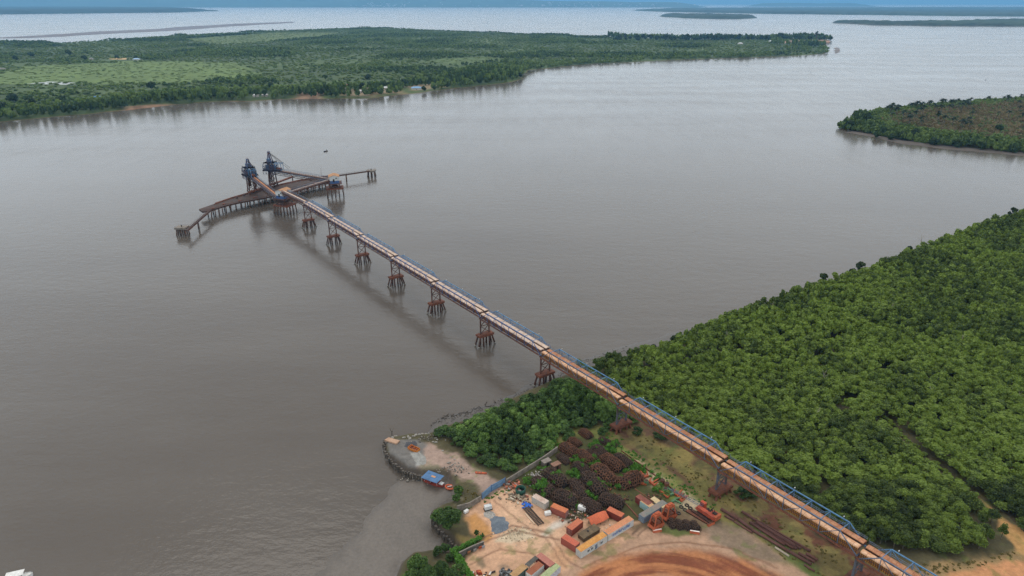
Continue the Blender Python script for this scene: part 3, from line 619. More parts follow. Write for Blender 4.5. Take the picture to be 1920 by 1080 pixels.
# slewing rail beam on its own piles
r = thing('rail_beam', 'raised curved rail beam behind the far shiploader legs', 'rail beam', P(508, 348, 0)); r0 = r.location.copy()
bp = [P(a, b_, 8.5)-r0 for a, b_ in ((466,361),(492,352),(520,342),(548,331.5))]
m = MB()
for a, b_ in zip(bp, bp[1:]): m.beam(a, b_, 2.2, 1.3)
m.build('beam', RUST, r)
for p in bp: MB().cyl((p.x, p.y, p.z-.6), (p.x, p.y, -2), .55, n=8).build('pile', PILE, r, True)
def dolphin(px, py, label):
    c = P(px, py, 0); r = thing('mooring_dolphin', label, 'mooring dolphin', c, 0, 'mooring dolphins at the ends of the jetty')
    m = MB(); m.box((0, 0, 5.9), (9, 7, 1.4)); m.box((0, 0, 6.65), (8.2, 6.2, .12)); m.build('cap', CONC, r)
    for i in range(3):
        for j in range(3):
            m = MB(); x, y = (i-1)*3.2, (j-1)*2.4; m.cyl((x, y, 5.2), (x*1.25, y*1.25, -2), .55, n=8); m.build('pile', PILE, r, True)
    m = MB(); m.cyl((0, 0, 6.6), (0, 0, 7.6), .4, n=8); m.cyl((0, 0, 7.6), (0, 0, 7.9), .6, n=8); m.build('bollard', DARK, r)
    m = MB()
    for a, b_ in (((-4, -3), (4, -3)), ((4, -3), (4, 3)), ((-4, 3), (4, 3))): m.beam((*a, 7.6), (*b_, 7.6), .07); m.beam((*a, 6.6), (*a, 7.6), .07)
    m.build('handrail', BROWN, r)
    return r
dolphin(343.5, 440, 'pile mooring dolphin at the end of the sloping catwalk')
dolphin(697, 330.5, 'pile mooring dolphin at the end of the long straight catwalk')
def catwalk(a, b_, pilepx, label, z=6.9):
    a, b_ = P(*a, z), P(*b_, z); c = (a+b_)/2; r = thing('catwalk', label, 'catwalk', (c.x, c.y, 0), 0, 'catwalks to the mooring dolphins')
    a, b_ = a-Vector((c.x, c.y, 0)), b_-Vector((c.x, c.y, 0)); t = (b_-a).normalized(); n = Vector((-t.y, t.x, 0))
    m = MB(); m.beam(a, b_, 1.9, .5); m.build('deck', QUAY, r)
    for s in (-1, 1):
        m = MB(); m.beam(a+n*s+Vector((0, 0, 1.2)), b_+n*s+Vector((0, 0, 1.2)), .08); k = int((b_-a).length/3)
        for i in range(k+1): p = a.lerp(b_, i/k)+n*s; m.beam(p, p+Vector((0, 0, 1.2)), .08)
        m.beam(a+n*s+Vector((0, 0, -.5)), b_+n*s+Vector((0, 0, -.5)), .3, .7); m.build('handrail', BROWN, r)
    for p in pilepx:
        p = P(*p, 0)-Vector((c.x, c.y, 0)); MB().cyl((p.x, p.y, z-.3), (p.x, p.y, -2), .7, n=9).build('pile', PILE, r, True)
catwalk((350, 432), (397, 391), [(373, 429)], 'rusty catwalk dropping from the quay end to the dolphin')
catwalk((606, 333), (692, 320.5), [(650, 340)], 'long straight rusty catwalk beyond the second transfer house')

ROOF = bands('orange dusty roof sheet', hx('#bb8e68'), hx('#9c7150'), 0, .9, .12, hx('#a67a56'), .3)
def transfer_house(pile_px, z0, size, rz, label, gable):
    c = P(*pile_px, 0); r = thing('transfer_house', label, 'transfer house', c, rz, 'transfer houses on the jetty'); sx, sy = size
    m = MB(); m.box((0, 0, 7.6), (sx+7, sy+2, 1.2)); m.build('pile_cap', RUST, r)
    for i in range(5):
        for j in range(4):
            x, y = (i-2)*(sx+5)/4, (j-1.5)*(sy+1)/3; k = 1.0+.1*(abs(i-2) == 2)
            MB().cyl((x, y, 7), (x*k, y*1.08, -2), .5, n=7).build('pile', PILE, r, True)
    m = MB()
    for x in (-sx/2, 0, sx/2):
        for y in (-sy/2, sy/2): m.beam((x, y, 8.2), (x, y, z0), .5)
    for y in (-sy/2, sy/2):
        for x in (-sx/2, 0): m.beam((x, y, 8.4), (x+sx/2, y, z0-.3), .28); m.beam((x+sx/2, y, 8.4), (x, y, z0-.3), .28)
    for x in (-sx/2, sx/2): m.beam((x, -sy/2, 8.4), (x, sy/2, z0-.3), .28); m.beam((x, sy/2, 8.4), (x, -sy/2, z0-.3), .28)
    m.box((0, -sy*.1, 11), (sx*.6, sy*.6, 2.2)); m.build('support_frame', RUSTD, r)
    m = MB(); m.box((.6, -.4, z0), (sx+3.4, sy+3.0, .5)); m.build('floor_deck', BROWN, r)
    m = MB()
    for a, b_ in (((-sx/2-1, -sy/2-1.8), (sx/2+2.2, -sy/2-1.8)), ((sx/2+2.2, -sy/2-1.8), (sx/2+2.2, sy/2+1))):
        m.beam((*a, z0+1.2), (*b_, z0+1.2), .08)
        for i in range(7): f = i/6; m.beam((a[0]+(b_[0]-a[0])*f, a[1]+(b_[1]-a[1])*f, z0), (a[0]+(b_[0]-a[0])*f, a[1]+(b_[1]-a[1])*f, z0+1.2), .08)
    m.build('handrail', BLUED, r)
    m = MB(); m.box((0, 0, z0+1.6), (sx, sy, 2.7)); m.build('blue_skirt', BLUED, r)
    H_ = 3.8; zt = z0+2.95
    m = MB(); m.box((0, 0, zt+H_/2), (sx+.12, sy+.12, H_))
    if gable == 'x': m.add([(-sx/2, -sy/2, zt+H_), (-sx/2, sy/2, zt+H_), (-sx/2, 0, zt+H_+1.2), (sx/2, -sy/2, zt+H_), (sx/2, sy/2, zt+H_), (sx/2, 0, zt+H_+1.2)], ((0, 2, 1), (3, 4, 5)))
    else: m.add([(-sx/2, -sy/2, zt+H_), (sx/2, -sy/2, zt+H_), (0, -sy/2, zt+H_+1.2), (-sx/2, sy/2, zt+H_), (sx/2, sy/2, zt+H_), (0, sy/2, zt+H_+1.2)], ((0, 1, 2), (3, 5, 4)))
    m.build('wall', WHITE, r)
    m = MB(); e = .5; zr = zt+H_+.05; zp = zr+1.35; tk = .14
    if gable == 'x':
        for s in (-1, 1):
            p = [(-sx/2-e, s*(sy/2+e), zr-.2), (sx/2+e, s*(sy/2+e), zr-.2), (sx/2+e, 0, zp), (-sx/2-e, 0, zp)]
            m.add(p+[(a, b_, c_+tk) for a, b_, c_ in p], CUBE)
    else:
        for s in (-1, 1):
            p = [(s*(sx/2+e), -sy/2-e, zr-.2), (s*(sx/2+e), sy/2+e, zr-.2), (0, sy/2+e, zp), (0, -sy/2-e, zp)]
            m.add(p+[(a, b_, c_+tk) for a, b_, c_ in p], CUBE)
    m.build('roof', ROOF, r)
    m = MB(); m.box((-sx*.05, -sy/2-.09, z0+3.2), (1.5, .12, 2.8)); m.build('door', DARK, r)
    m = MB(); m.cyl((sx*.22, -sy/2-.02, zt+2.4), (sx*.22, -sy/2-.16, zt+2.4), .65, n=14); m.build('vent', DARK, r)
    return r, c, z0
thA, cA, zA = transfer_house((536, 399), 13.6, (8.0, 10.5), R(-20), 'transfer house with orange roof where the long conveyor bridge ends', 'y')
thB, cB, zB = transfer_house((629.5, 366.5), 12.4, (9.0, 10.0), R(14), 'transfer house with orange roof and round vent, out beside the long catwalk', 'y')

# galleries
def gallery(name, a, b_, label, cat, wd=3.6, cov=COVERP, parent=None, dep=2.4, lattice=True, part_prefix=''):
    a, b_ = Vector(a), Vector(b_); c = (a+b_)/2
    if parent is None: r = thing(name, label, cat, (c.x, c.y, c.z)); o = c
    else: r = parent; o = Vector(parent.location)
    a, b_ = a-o, b_-o; t = (b_-a); L = t.length; t.normalize(); n = Vector((-t.y, t.x, 0)).normalized(); u = Vector((0, 0, 1))
    k = max(3, int(L/4))
    for s in (-1, 1):
        m = MB(); p0, p1 = a+n*s*wd/2, b_+n*s*wd/2
        m.beam(p0, p1, .35, .45); m.beam(p0-u*dep, p1-u*dep, .35, .45)
        for i in range(k):
            q0_, q1 = p0.lerp(p1, i/k), p0.lerp(p1, (i+1)/k); m.beam(q0_, q0_-u*dep, .2); m.beam(q0_-u*dep*(i % 2), q1-u*dep*((i+1) % 2), .2)
        m.build('lattice_girder', BROWN if parent is None else RUSTD, r)
        m = MB(); m.beam(p0-u*.75, p1-u*.75, .12, .8); m.build('girder_plate', BLUEG if parent else RUSTD, r)
        m = MB(); m.beam(p0+u*1.8, p1+u*1.8, .22); m.beam(p0+u*.9, p1+u*.9, .1)
        for i in range(k*2+1): q0_ = p0.lerp(p1, i/(2*k)); m.beam(q0_, q0_+u*1.8, .15)
        m.build('handrail', BLUEG, r)
    m = MB(); m.beam(a, b_, wd-.4, .2); m.build('deck', BROWN, r)
    m = MB(); m.beam(a+n*.35+u*.5, b_+n*.35+u*.5, 1.3, .7); m.build('belt_cover', cov, r)
    return r
aA = axis_pt(0); hA = cA+Vector((0, 0, zA+3.2))
g = gallery('conveyor_gallery', aA+Vector((0, 0, -.4)), cA+Vector((2.5, -4.2, zA+6.5)), 'short conveyor gallery from the first pier into the transfer house', 'conveyor gallery', 5.0)
gallery('conveyor_gallery', cA+Vector((4.5, 3, zA+4.0)), cB+Vector((-4, -4, zB+3.4)), 'level conveyor gallery between the two transfer houses', 'conveyor gallery', 4.2)
SLH = mat('loader blue grey', hx('#4d6585'), hx('#565663'), .3, c3=hx('#6b4c42'))
LEGM = mat('flaking blue steel', hx('#4a6488'), hx('#6b4a40'), .35)
def shiploader(base_px, pivot, ztop, label, mast):
    bpt = P(*base_px, QZ+.6); pv = Vector(pivot); r = thing('shiploader', label, 'shiploader', bpt, 0, 'shiploaders on the quay')
    d = bpt-pv; d.z = 0; L = d.length; d.normalize(); n = Vector((-d.y, d.x, 0)); u = Vector((0, 0, 1)); Z0 = 15.5
    def w3(a, b_, z): return d*a+n*b_+u*z
    for sa in (-1, 1):
        for sb in (-1, 1):
            m = MB(); m.beam(w3(sa*2.6, sb*3.2, 0), w3(sa*1.9, sb*2.6, Z0), .75); lg = m.build('leg', BROWN if sa > 0 else RUSTD, r)
            m = MB(); m.beam(w3(sa*2.6-1.4, sb*3.2, .3), w3(sa*2.6+1.4, sb*3.2, .3), .9, .9); m.build('bogie', DARK, lg)
    m = MB()
    for i in range(4):
        z0, z1 = 1+i*4.2, 1+(i+1)*4.1; f0, f1 = 1-.28*z0/Z0, 1-.28*z1/Z0
        for s in (-1, 1):
            m.beam(w3(s*2.6*f0, -3.2*f0, z0), w3(s*2.6*f1, 3.2*f1, z1), .28); m.beam(w3(s*2.6*f0, 3.2*f0, z0), w3(s*2.6*f1, -3.2*f1, z1), .28)
            m.beam(w3(-2.6*f0, s*3.2*f0, z0), w3(2.6*f1, s*3.2*f1, z1), .28)
    m.build('cross_brace', RUSTD, r)
    m = MB(); m.beam(w3(3.4, -4.2, 0), w3(3.4, -4.2, Z0+4), .25); m.beam(w3(5.4, -4.2, 0), w3(5.4, -4.2, Z0+4), .25); m.beam(w3(3.4, -6, 0), w3(3.4, -6, Z0+4), .25); m.beam(w3(5.4, -6, 0), w3(5.4, -6, Z0+4), .25)
    for i in range(8): m.beam(w3(3.4, -4.2-(i % 2)*1.8, i*2.6+.5), w3(5.4, -4.2-((i) % 2)*1.8, i*2.6+3.0), .4, .18); m.box(w3(4.4, -5.1, i*2.6+.4), (2.2, 2.0, .15), math.atan2(d.y, d.x))
    m.build('stair_tower', LEGM, r)
    ang = math.atan2(d.y, d.x)
    m = MB(); m.box(w3(0, 0, Z0+.4), (12.5, 11.5, .8), ang); m.box(w3(-6.5, 0, Z0+.2), (7, 6, .5), ang); m.box(w3(.5, 0, Z0+7.2), (10, 9, .35), ang)
    for x_ in (-4, 0, 4.8):
        for y_ in (-4.2, 4.2): m.beam(w3(x_, y_, Z0+.8), w3(x_, y_, Z0+8.3), .3)
    for y_ in (-4.2, 4.2): m.beam(w3(-4, y_, Z0+8.3), w3(4.8, y_, Z0+8.3), .15); m.beam(w3(-4, y_, Z0+1), w3(0, y_, Z0+7), .22); m.beam(w3(0, y_, Z0+7), w3(4.8, y_, Z0+1), .22); m.build('platform', LEGM, r)
    m = MB(); m.box(w3(1.6, 1.6, Z0+2.8), (4.6, 4.2, 4.0), ang); m.box(w3(-2.2, -2.4, Z0+2.2), (3.2, 3.0, 2.8), ang); m.box(w3(1.0, .4, Z0+9.0), (3.4, 3.2, 2.8), ang); m.build('machinery_house', SLH, r)
    m = MB()
    for x_ in (-5, -1, 3, 6):
        for y_ in (-5, 5): m.beam(w3(x_, y_, Z0-3), w3(x_, y_*.9, Z0+6.5), .32)
        m.beam(w3(x_, -5, Z0+4), w3(x_, 5, Z0+4), .26); m.beam(w3(x_, -4.8, Z0), w3(x_, 4.8, Z0+4), .2)
    for y_ in (-5, 5):
        for z_ in (-3, 1.6, 4): m.beam(w3(-5, y_, Z0+z_), w3(6, y_, Z0+z_), .26)
        for x0_, x1_ in ((-5, -1), (-1, 3), (3, 6)): m.beam(w3(x0_, y_, Z0-3), w3(x1_, y_, Z0+1.6), .2); m.beam(w3(x1_, y_, Z0+1.6), w3(x0_, y_*.95, Z0+4), .2)
    m.build('steel_frame', LEGM, r)
    m = MB(); m.box(w3(1.0, .4, Z0+10.55), (3.8, 3.6, .3), ang); m.box(w3(-2.2, -2.4, Z0+3.75), (3.6, 3.4, .3), ang); m.build('house_roof', BLUE, r)
    mt = ztop-bpt.z; m = MB()
    for s in (-1, 1): m.beam(w3(3.2, s*3.2, Z0), w3(.8, s*.7, mt), .7); m.beam(w3(-3.4, s*3.2, Z0), w3(.2, s*.7, mt), .7)
    m.beam(w3(1.7, -1.3, (Z0+mt)/2), w3(1.7, 1.3, (Z0+mt)/2), .4); m.box(w3(.5, 0, mt+.2), (2.2, 2.2, .9), ang); m.cyl(w3(.5, 0, mt), w3(.5, 0, mt+2.2), .12)
    m.build('mast', LEGM, r)
    m = MB(); m.box(w3(5.4, 1, Z0+1.2), (3.4, 3.0, 2.4), ang); m.build('operator_cabin', WHITE, r)
    m = MB(); m.beam(w3(2.5, 0, Z0-1), w3(3.2, 0, Z0-9), 1.6); m.cyl(w3(3.2, 0, Z0-9), w3(3.2, 0, Z0-11), 1.0, 1.5); m.build('loading_chute', RUSTD, r)
    m = MB()
    for s in (-1, 1): m.cyl(w3(.5, s*.5, mt), w3(-18, s*2, Z0+2.0), .13, n=5); m.cyl(w3(.5, s*.5, mt), w3(-11, s*2, Z0+6.6), .13, n=5)
    m.build('stay_cable', DARK, r)
    m = MB()
    for x in (-5, -11):
        for s in (-1, 1): m.beam(w3(x, s*2.4, Z0), w3(x, s*2.4, Z0+6.6), .38)
        m.beam(w3(x, -2.4, Z0+6.6), w3(x, 2.4, Z0+6.6), .38)
    for s in (-1, 1): m.beam(w3(-4, s*2.4, Z0+6.6), w3(-12, s*2.4, Z0+6.6), .45)
    m.build('service_gantry', BLUE, r)
    gallery('', bpt+u*(Z0+.2)-d*1.5, pv, '', '', 4.8, COVERB if mast else COVERP, parent=r, dep=3.6)
    m = MB(); m.box(w3(-8, 0, Z0+1.6), (4.4, 2.6, 1.3), ang); m.build('belt_hood', RUST, r)
    return r
SL1 = shiploader((473, 359), cA+Vector((-4.0, -3.0, zA+1.6)), 37.0, 'blue shiploader whose boom runs to the first transfer house', True)
SL2 = shiploader((513, 348.5), cB+Vector((-5.5, 2.0, zB+3.0)), 39.5, 'blue shiploader with taller mast whose boom runs to the second transfer house', False)
m = MB(); pr = thing('navigation_beacon', 'thin lamp pole standing on the quay end beside the second transfer house', 'lamp pole', P(603, 331, QZ))
MB().cyl((0, 0, 0), (0, 0, 9), .12, .08).build('pole', BROWN, pr); MB().box((0, 0, 9.1), (.9, .4, .25)).build('lamp', WHITE, pr)
# ------------------------------------------------------------------ the storage yard
GZ = 3.0
def gz(x, y): return float(near_height(np.array([[x]]), np.array([[y]]))[0][0, 0])
def G(px, py, dz=0.0):
    p = P(px, py, GZ); p.z = gz(p.x, p.y)+dz; return p
CT = {}
def cont_mat(side, roof, rust='#8a5a44', rr='#c07a4e'):
    k = (side, roof)
    if k not in CT:  # darker bands of each paint stand in for shaded corrugation grooves
        CT[k] = (bands('container side '+side[1:], hx(side), hx(side, .66), 0, .28, .35, hx(rust), .55, .7, .56, .66),
                 bands('container end '+side[1:], hx(side, .95), hx(side, .7), 1, .28, .35, hx(side, .8), .5, .6),
                 bands('container roof '+roof[1:], hx(roof), hx(roof, .8), 0, .3, .3, hx(rr), .35, .8))
    return CT[k]
def container(a, b_, L, label, side, roof, cat='shipping container', name='shipping_container', rr='#c07a4e', dz=0.0, H=2.6, extra=None, doors=True, z=None):
    """a: near bottom corner, b_: where its long near edge points to; the box lies on the far side of that edge"""
    A, B = P(*a, GZ), P(*b_, GZ); d = (B-A).normalized(); n = Vector((-d.y, d.x, 0))
    if n.y < 0: n = -n
    c = A+d*L/2+n*1.22; c.z = gz(c.x, c.y)+dz if z is None else z
    rz = math.atan2(d.y, d.x); flip = -1 if (d.x*n.y-d.y*n.x) < 0 else 1
    r = thing(name, label, cat, c, rz, 'containers in the yard'); hw = 1.22
    ms, me_, mr = cont_mat(side, roof, rr=rr)
    m = MB(); m.box((0, 0, H/2+.06), (L-.06, 2*hw-.06, H-.12)); m.build('body', ms, r)
    m = MB()
    for x in (-L/2+.07, L/2-.07):
        for y in (-hw+.07, hw-.07): m.box((x, y, H/2), (.15, .15, H))
    for z_ in (.08, H-.08):
        for y in (-hw+.06, hw-.06): m.box((0, y, z_), (L-.3, .13, .15))
        for x in (-L/2+.06, L/2-.06): m.box((x, 0, z_), (.13, 2*hw-.3, .15))
    m.build('corner_frame', me_, r)
    m = MB(); m.box((0, 0, H+.03), (L-.1, 2*hw-.1, .06)); m.build('roof', mr, r)
    if doors:
        for y in (-.58, .58):
            m = MB(); m.box((-L/2+.0, y, H/2), (.07, 1.08, H-.35)); dr = m.build('door', me_, r)
            m = MB()
            for yy in (y-.3, y+.3): m.cyl((-L/2-.06, yy, .2), (-L/2-.06, yy, H-.2), .03, n=5)
            m.build('lock_bar', WHITE, dr)
    if extra: extra(r, L, hw, H, flip)
    return r
def office(r, L, hw, H, flip):
    y = -hw*1.0-.02
    for x, w_, z0, h in ((-2.6, .9, .95, 1.0), (-1.0, .9, .95, 1.0), (.9, .9, .1, 2.1), (3.4, .9, .95, 1.0)):
        m = MB(); m.box((x, y*flip, z0+h/2), (w_, .08, h)); f = m.build('door' if h > 2 else 'window', mat_glass if h < 2 else BLUEG, r)
        m = MB(); m.box((x, (y-.05)*flip, z0+h+.03), (w_+.15, .1, .08)); m.box((x, (y-.05)*flip, z0-.03), (w_+.15, .1, .08)); m.build('frame', WHITE, f)
mat_glass = mat('dusty window glass', hx('#7d858a'), hx('#5c6468'), 1.0, rough=.25)
def lettering(r, L, hw, H, flip):
    cu = bpy.data.curves.new('lettering', 'FONT'); cu.body = 'infraroyal'; cu.size = 1.75; cu.extrude = .02; cu.align_x = 'CENTER'; cu.offset = .03
    o = bpy.data.objects.new('lettering', cu); COL.objects.link(o); dg = bpy.context.evaluated_depsgraph_get(); dg.update()
    me = bpy.data.meshes.new_from_object(o.evaluated_get(dg)); bpy.data.objects.remove(o)
    me.materials.clear(); me.materials.append(mat('blue lettering paint', hx('#4f74b0'), hx('#6a86b4'), 1.0))
    t = link('lettering', me, r); t.location = (.1, -hw-.03, 1.0); t.rotation_euler = (math.pi/2, 0, 0); t.scale = (1.28, 1.0, 1.0)
container((1088.8,1047.5), (1139,1015.6), 12.19, 'long white office container with bright orange roof, windows and a door', '#c9cbc7', '#d39a55', rr='#bd7d42', H=2.7, extra=office)
container((1140.2,1014.8), (1189,984.7), 12.19, 'long white container with salmon roof and blue lettering along its side', '#cfd0cd', '#d18a69', rr='#c08a5e', H=2.75, extra=lettering, doors=False)
container((1078.5,1036), (1053,1020), 6.06, 'faded red container closing the end of the white office row', '#a55a4e', '#c2624a', rr='#b8715a')
container((1072,1006), (1093.5,988.4), 6.06, 'red container standing alone beside the flat rusty tank', '#864234', '#bb6c53', rr='#c0714f')
container((1059.5,973.4), (1031,961), 6.06, 'dusty red container beside the white one under the chain heaps', '#9b5a4e', '#cc7a52', rr='#b56a48')
container((1021.5,957), (996,942.5), 6.06, 'white rust streaked container at the edge of the chain heaps', '#c4bfb4', '#cdb9ab', rr='#b08a78')
container((1164,981), (1139.4,968.7), 6.06, 'dark red container behind the lettered white one', '#7d3a33', '#c46e50', rr='#b5684a')
container((1206.6,981.7), (1251,954), 12.19, 'long blue grey container with patched roof beside the orange grabs', '#75889a', '#8d8078', rr='#6f7d78')
container((1199,950), (1213,959.5), 6.06, 'pale turquoise container between the dark red and the long blue grey ones', '#a9c7c4', '#c9a279', rr='#b98c62')
container((1190.5,941.5), (1199.5,948), 6.06, 'dark red container with rusty roof at the far corner of the container block', '#86413d', '#92574a', rr='#7a4a40')
container((1217,946), (1231,956), 6.06, 'pale container with cream patched roof in the middle of the container block', '#b9ab93', '#cdb991', rr='#c9a878')
container((1051,1072.5), (1031,1091), 12.19, 'long pale container with mossy green roof at the bottom edge', '#c3c6cf', '#a9b184', rr='#8f9a6c', doors=False, H=2.45)
container((1020,1070.5), (1000,1087.5), 6.06, 'white container with rusty brown roof between the green roofed one and the black felt roof', '#d3d5d1', '#94583f', rr='#a5674a', doors=False)
container((990,1075), (972,1090), 6.06, 'dark green container with orange yellow roof beside the grey black felt roof', '#4e615c', '#b8946a', rr='#a07a50')
container((1031,1075), (1011,1059.5), 6.4, 'maroon container with dusty pink roof across the heads of the bottom containers', '#7a3f3a', '#b5786a', rr='#a86a5c')
# sheet roofs between the bottom containers
def shelter(pts, z, label, m_, slope=0.0):
    w_ = [P(a, b_, GZ+z) for a, b_ in pts]; c = sum(w_, Vector())/4; c.z = gz(c.x, c.y)
    r = thing('shelter', label, 'shelter', c, 0, None); q_ = [p-c for p in w_]
    m = MB(); m.add([(p.x, p.y, p.z) for p in q_]+[(p.x, p.y, p.z+.12) for p in q_], CUBE); m.build('roof', m_, r)
    for p in q_: m = MB(); m.beam((p.x*.93, p.y*.93, 0), (p.x*.93, p.y*.93, p.z), .15); m.build('post', RUSTD, r)
shelter([(1003,1042.5), (1010,1047), (992,1063), (984,1058)], 2.7, 'grey black felt roof on posts next to the dusty pink container roof', mat('grey felt', hx('#5d5a54'), hx('#4a4844'), .5))

# rusty chain heaps
CHAIN = mat('rusty anchor chain', hx('#75503c'), hx('#573c2e'), .5, c3=hx('#8a5d42'))
CHAIND = mat('dark anchor chain', hx('#5c483c'), hx('#463831'), .5, c3=hx('#6d5040'))
CORE = mat('chain core with painted shade', hx('#221c1a'), hx('#2a221e'), 1.0)  # near-black colour paints the shade in the holes between links
def heap_mesh(name, L, Wd, H, rows, seed, link_r, mm):
    rnd = random.Random(seed); m = MB(); nx, ny = 12, 8; vs = []
    def surf(u, v):   # u along, v across, both -1..1
        e = max(0, 1-abs(u)**4)**.5; a = v*math.pi/2
        return Vector((u*L/2, math.sin(a)*Wd/2*(.55+.45*e), math.cos(a)**.8*H*e*.97 if abs(v) < 1 else 0))
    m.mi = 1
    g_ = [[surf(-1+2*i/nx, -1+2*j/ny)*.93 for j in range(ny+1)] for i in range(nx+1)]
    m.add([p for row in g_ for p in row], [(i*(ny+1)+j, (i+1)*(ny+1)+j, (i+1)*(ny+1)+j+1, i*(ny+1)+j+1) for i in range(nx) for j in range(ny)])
    m.mi = 0; k = int(L/(link_r*2.0))
    for j in range(rows):
        v = -0.93+1.86*j/(rows-1)
        for i in range(k):
            u = -0.96+1.92*(i+.5*(j % 2))/k+rnd.uniform(-.02, .02)
            if abs(u) > .98: continue
            p = surf(u, v+rnd.uniform(-.04, .04)); q_ = surf(u+.02, v); s_ = surf(u, v+.05)
            nn = (q_-p).cross(s_-p)
            if nn.length < 1e-6: continue
            nn.normalize(); nn = nn if nn.z >= 0 else -nn
            nn = (nn+Vector((rnd.uniform(-.5, .5), rnd.uniform(-.5, .5), rnd.uniform(-.2, .3)))).normalized()
            m.torus(p+nn*rnd.uniform(-.1, .28), link_r, link_r*.27, nn, 1.35, 8, 4, rnd.uniform(0, 3.1))
    return m.mesh(name, [mm, CORE], True)
hm = [heap_mesh('chain_heap', 11, 5.4, 3.0, 9, s, .47, c) for s, c in ((1, CHAIN), (2, CHAIND), (3, CHAIN), (4, CHAIND))]
hm += [heap_mesh('chain_heap', 11, 4.8+.3*(s % 3), 2.2+.5*(s % 3), 9, s, .47, c) for s, c in ((5, CHAIN), (6, CHAIND), (7, CHAIN), (8, CHAIND))]
hs = heap_mesh('chain_heap', 4.6, 2.6, 1.9, 6, 9, .36, CHAIND)
# zoom coordinates (scale 6.75, origin 960,800): two ends of each heap
HE = [((620,250),(820,370),0,'rusty orange brown chain heap at the far end of the field by the old boxes',1.0),
 ((730,170),(850,250),2,'short rusty chain heap half hidden by weeds behind the orange brown one',.8),
 ((890,70),(980,140),2,'smallest rusty chain heap at the top corner under the bushes',.75),
 ((1100,170),(1320,270),1,'dark chain heap along the grass track at the top edge',.8),
 ((840,330),(1010,480),0,'brown chain heap in the middle of the upper row',.95),
 ((930,320),(1100,430),1,'dark chain heap between two brown heaps in the upper row',.9),
 ((1040,270),(1180,400),3,'dark chain heap with weeds below the grass track',.9),
 ((1150,390),(1390,570),0,'long brown chain heap with level crest near the orange anchors',1.05),
 ((1310,370),(1500,520),3,'dark flattened chain heap against the boundary rail',.85),
 ((1050,510),(1300,760),2,'large brown chain heap in the centre with clear rows of links',1.2),
 ((1350,760),(1640,640),0,'large chain heap turned crosswise beside the orange and green anchors',1.2),
 ((590,360),(720,480),1,'black chain heap behind the two old boxes',.75),
 ((780,490),(960,600),3,'dark chain heap sunk in weeds in the middle of the field',.9),
 ((420,590),(680,780),3,'long dark overgrown chain heap on the waterside of the field',1.15),
 ((920,620),(1160,880),1,'large dark chain heap with weeds at its foot, below the centre',1.2),
 ((770,690),(920,950),1,'narrow dark chain heap with two rusty ridges',1.05),
 ((280,680),(520,900),1,'dark chain heap covered in bright green creeper',1.05),
 ((530,880),(830,1010),3,'broad olive brown chain heap above the red containers',1.15),
 ((870,970),(1120,1110),1,'dark chain heap with loose links beside the white plastic tank',1.05),
 ((1110,930),(1410,1030),3,'black chain heap in front row next to the container block',1.1)]
HEAPS = []
for (a, b_, k, lb, sc) in HE:
    A, B = G(960+a[0]/6.75, 800+a[1]/6.75), G(960+b_[0]/6.75, 800+b_[1]/6.75); c = (A+B)/2; c.z = gz(c.x, c.y)-.15
    L = (B-A).length
    o = link('chain_heap', hm[k+4*(len(HEAPS) % 2)]); o.location = c; o.rotation_euler = (0, 0, math.atan2(B.y-A.y, B.x-A.x)); o.scale = (max(.62, L/10.5), sc*.98, sc)
    tag(o, lb, 'chain heap', 'heaps of old anchor chain'); HEAPS.append((c, L))
for i, (zx, zy, lb) in enumerate(((450,470,'small upright chain coil next to the orange grab'), (525,485,'small chain coil second from the orange grab'), (605,490,'small chain coil with a white tag on its edge'), (690,500,'small chain coil next to the rusty skid'))):
    p = G(1180+zx/5.647, 900+zy/5.647); o = link('chain_heap', hs); o.location = p; o.rotation_euler = (0, 0, R(103)+i*.03); tag(o, lb, 'chain heap', 'four small coils of chain')

ORANGE = mat('orange paint', hx('#b9603f'), hx('#9a5136'), .8, c3=hx('#8f4a30'))
GREENP = mat('faded green paint', hx('#5f8560'), hx('#4d6a4e'), .8)
TYRE = mat('old rubber', hx('#35322f'), hx('#4a443d'), 1.5)
TARP = mat('orange tarpaulin', hx('#cb6a48'), hx('#b85e40'), .4)
# orange clamshell grabs
def grab(p, rz, label):
    r = thing('clamshell_grab', label, 'grab', p, rz, 'orange clamshell grabs')
    m = MB(); m.box((0, 0, 5.3), (3.0, 1.6, .9)); m.box((0, 0, 5.95), (1.6, 1.0, .5)); m.build('head_block', ORANGE, r)
    for sx in (-1, 1):
        for sy in (-1, 1):
            m = MB(); m.beam((sx*1.2, sy*.9, 5.2), (sx*2.1, sy*1.3, 1.4), .34); m.build('arm', ORANGE, r)
    for s in (-1, 1):
        m = MB(); prof = [(0, 2.2), (2.3, 1.9), (2.7, .9), (1.4, .05), (.1, 0)]
        m.add([(s*x, -1.5, z) for x, z in prof]+[(s*x, 1.5, z) for x, z in prof], [(0, 1, 2, 3, 4), (9, 8, 7, 6, 5), (1, 6, 7, 2), (2, 7, 8, 3), (3, 8, 9, 4)]); m.build('bucket', ORANGE, r)
    m = MB(); m.box((0, 0, 2.4), (2.2, 2.4, .5)); m.cyl((0, -1.3, 2.7), (0, 1.3, 2.7), .55, n=10); m.build('lower_beam', RUST, r)
    m = MB()
    for x in (-.4, .4): m.cyl((x, 0, 2.7), (x, 0, 5.1), .08, n=5)
    m.build('hoist_rope', DARK, r); return r
grab(G(1180+280/5.647, 900+495/5.647), R(35), 'orange clamshell grab standing in front of the blue grey container')
grab(G(1180+415/5.647, 900+400/5.647), R(30), 'orange clamshell grab behind the first one, at the container corner')
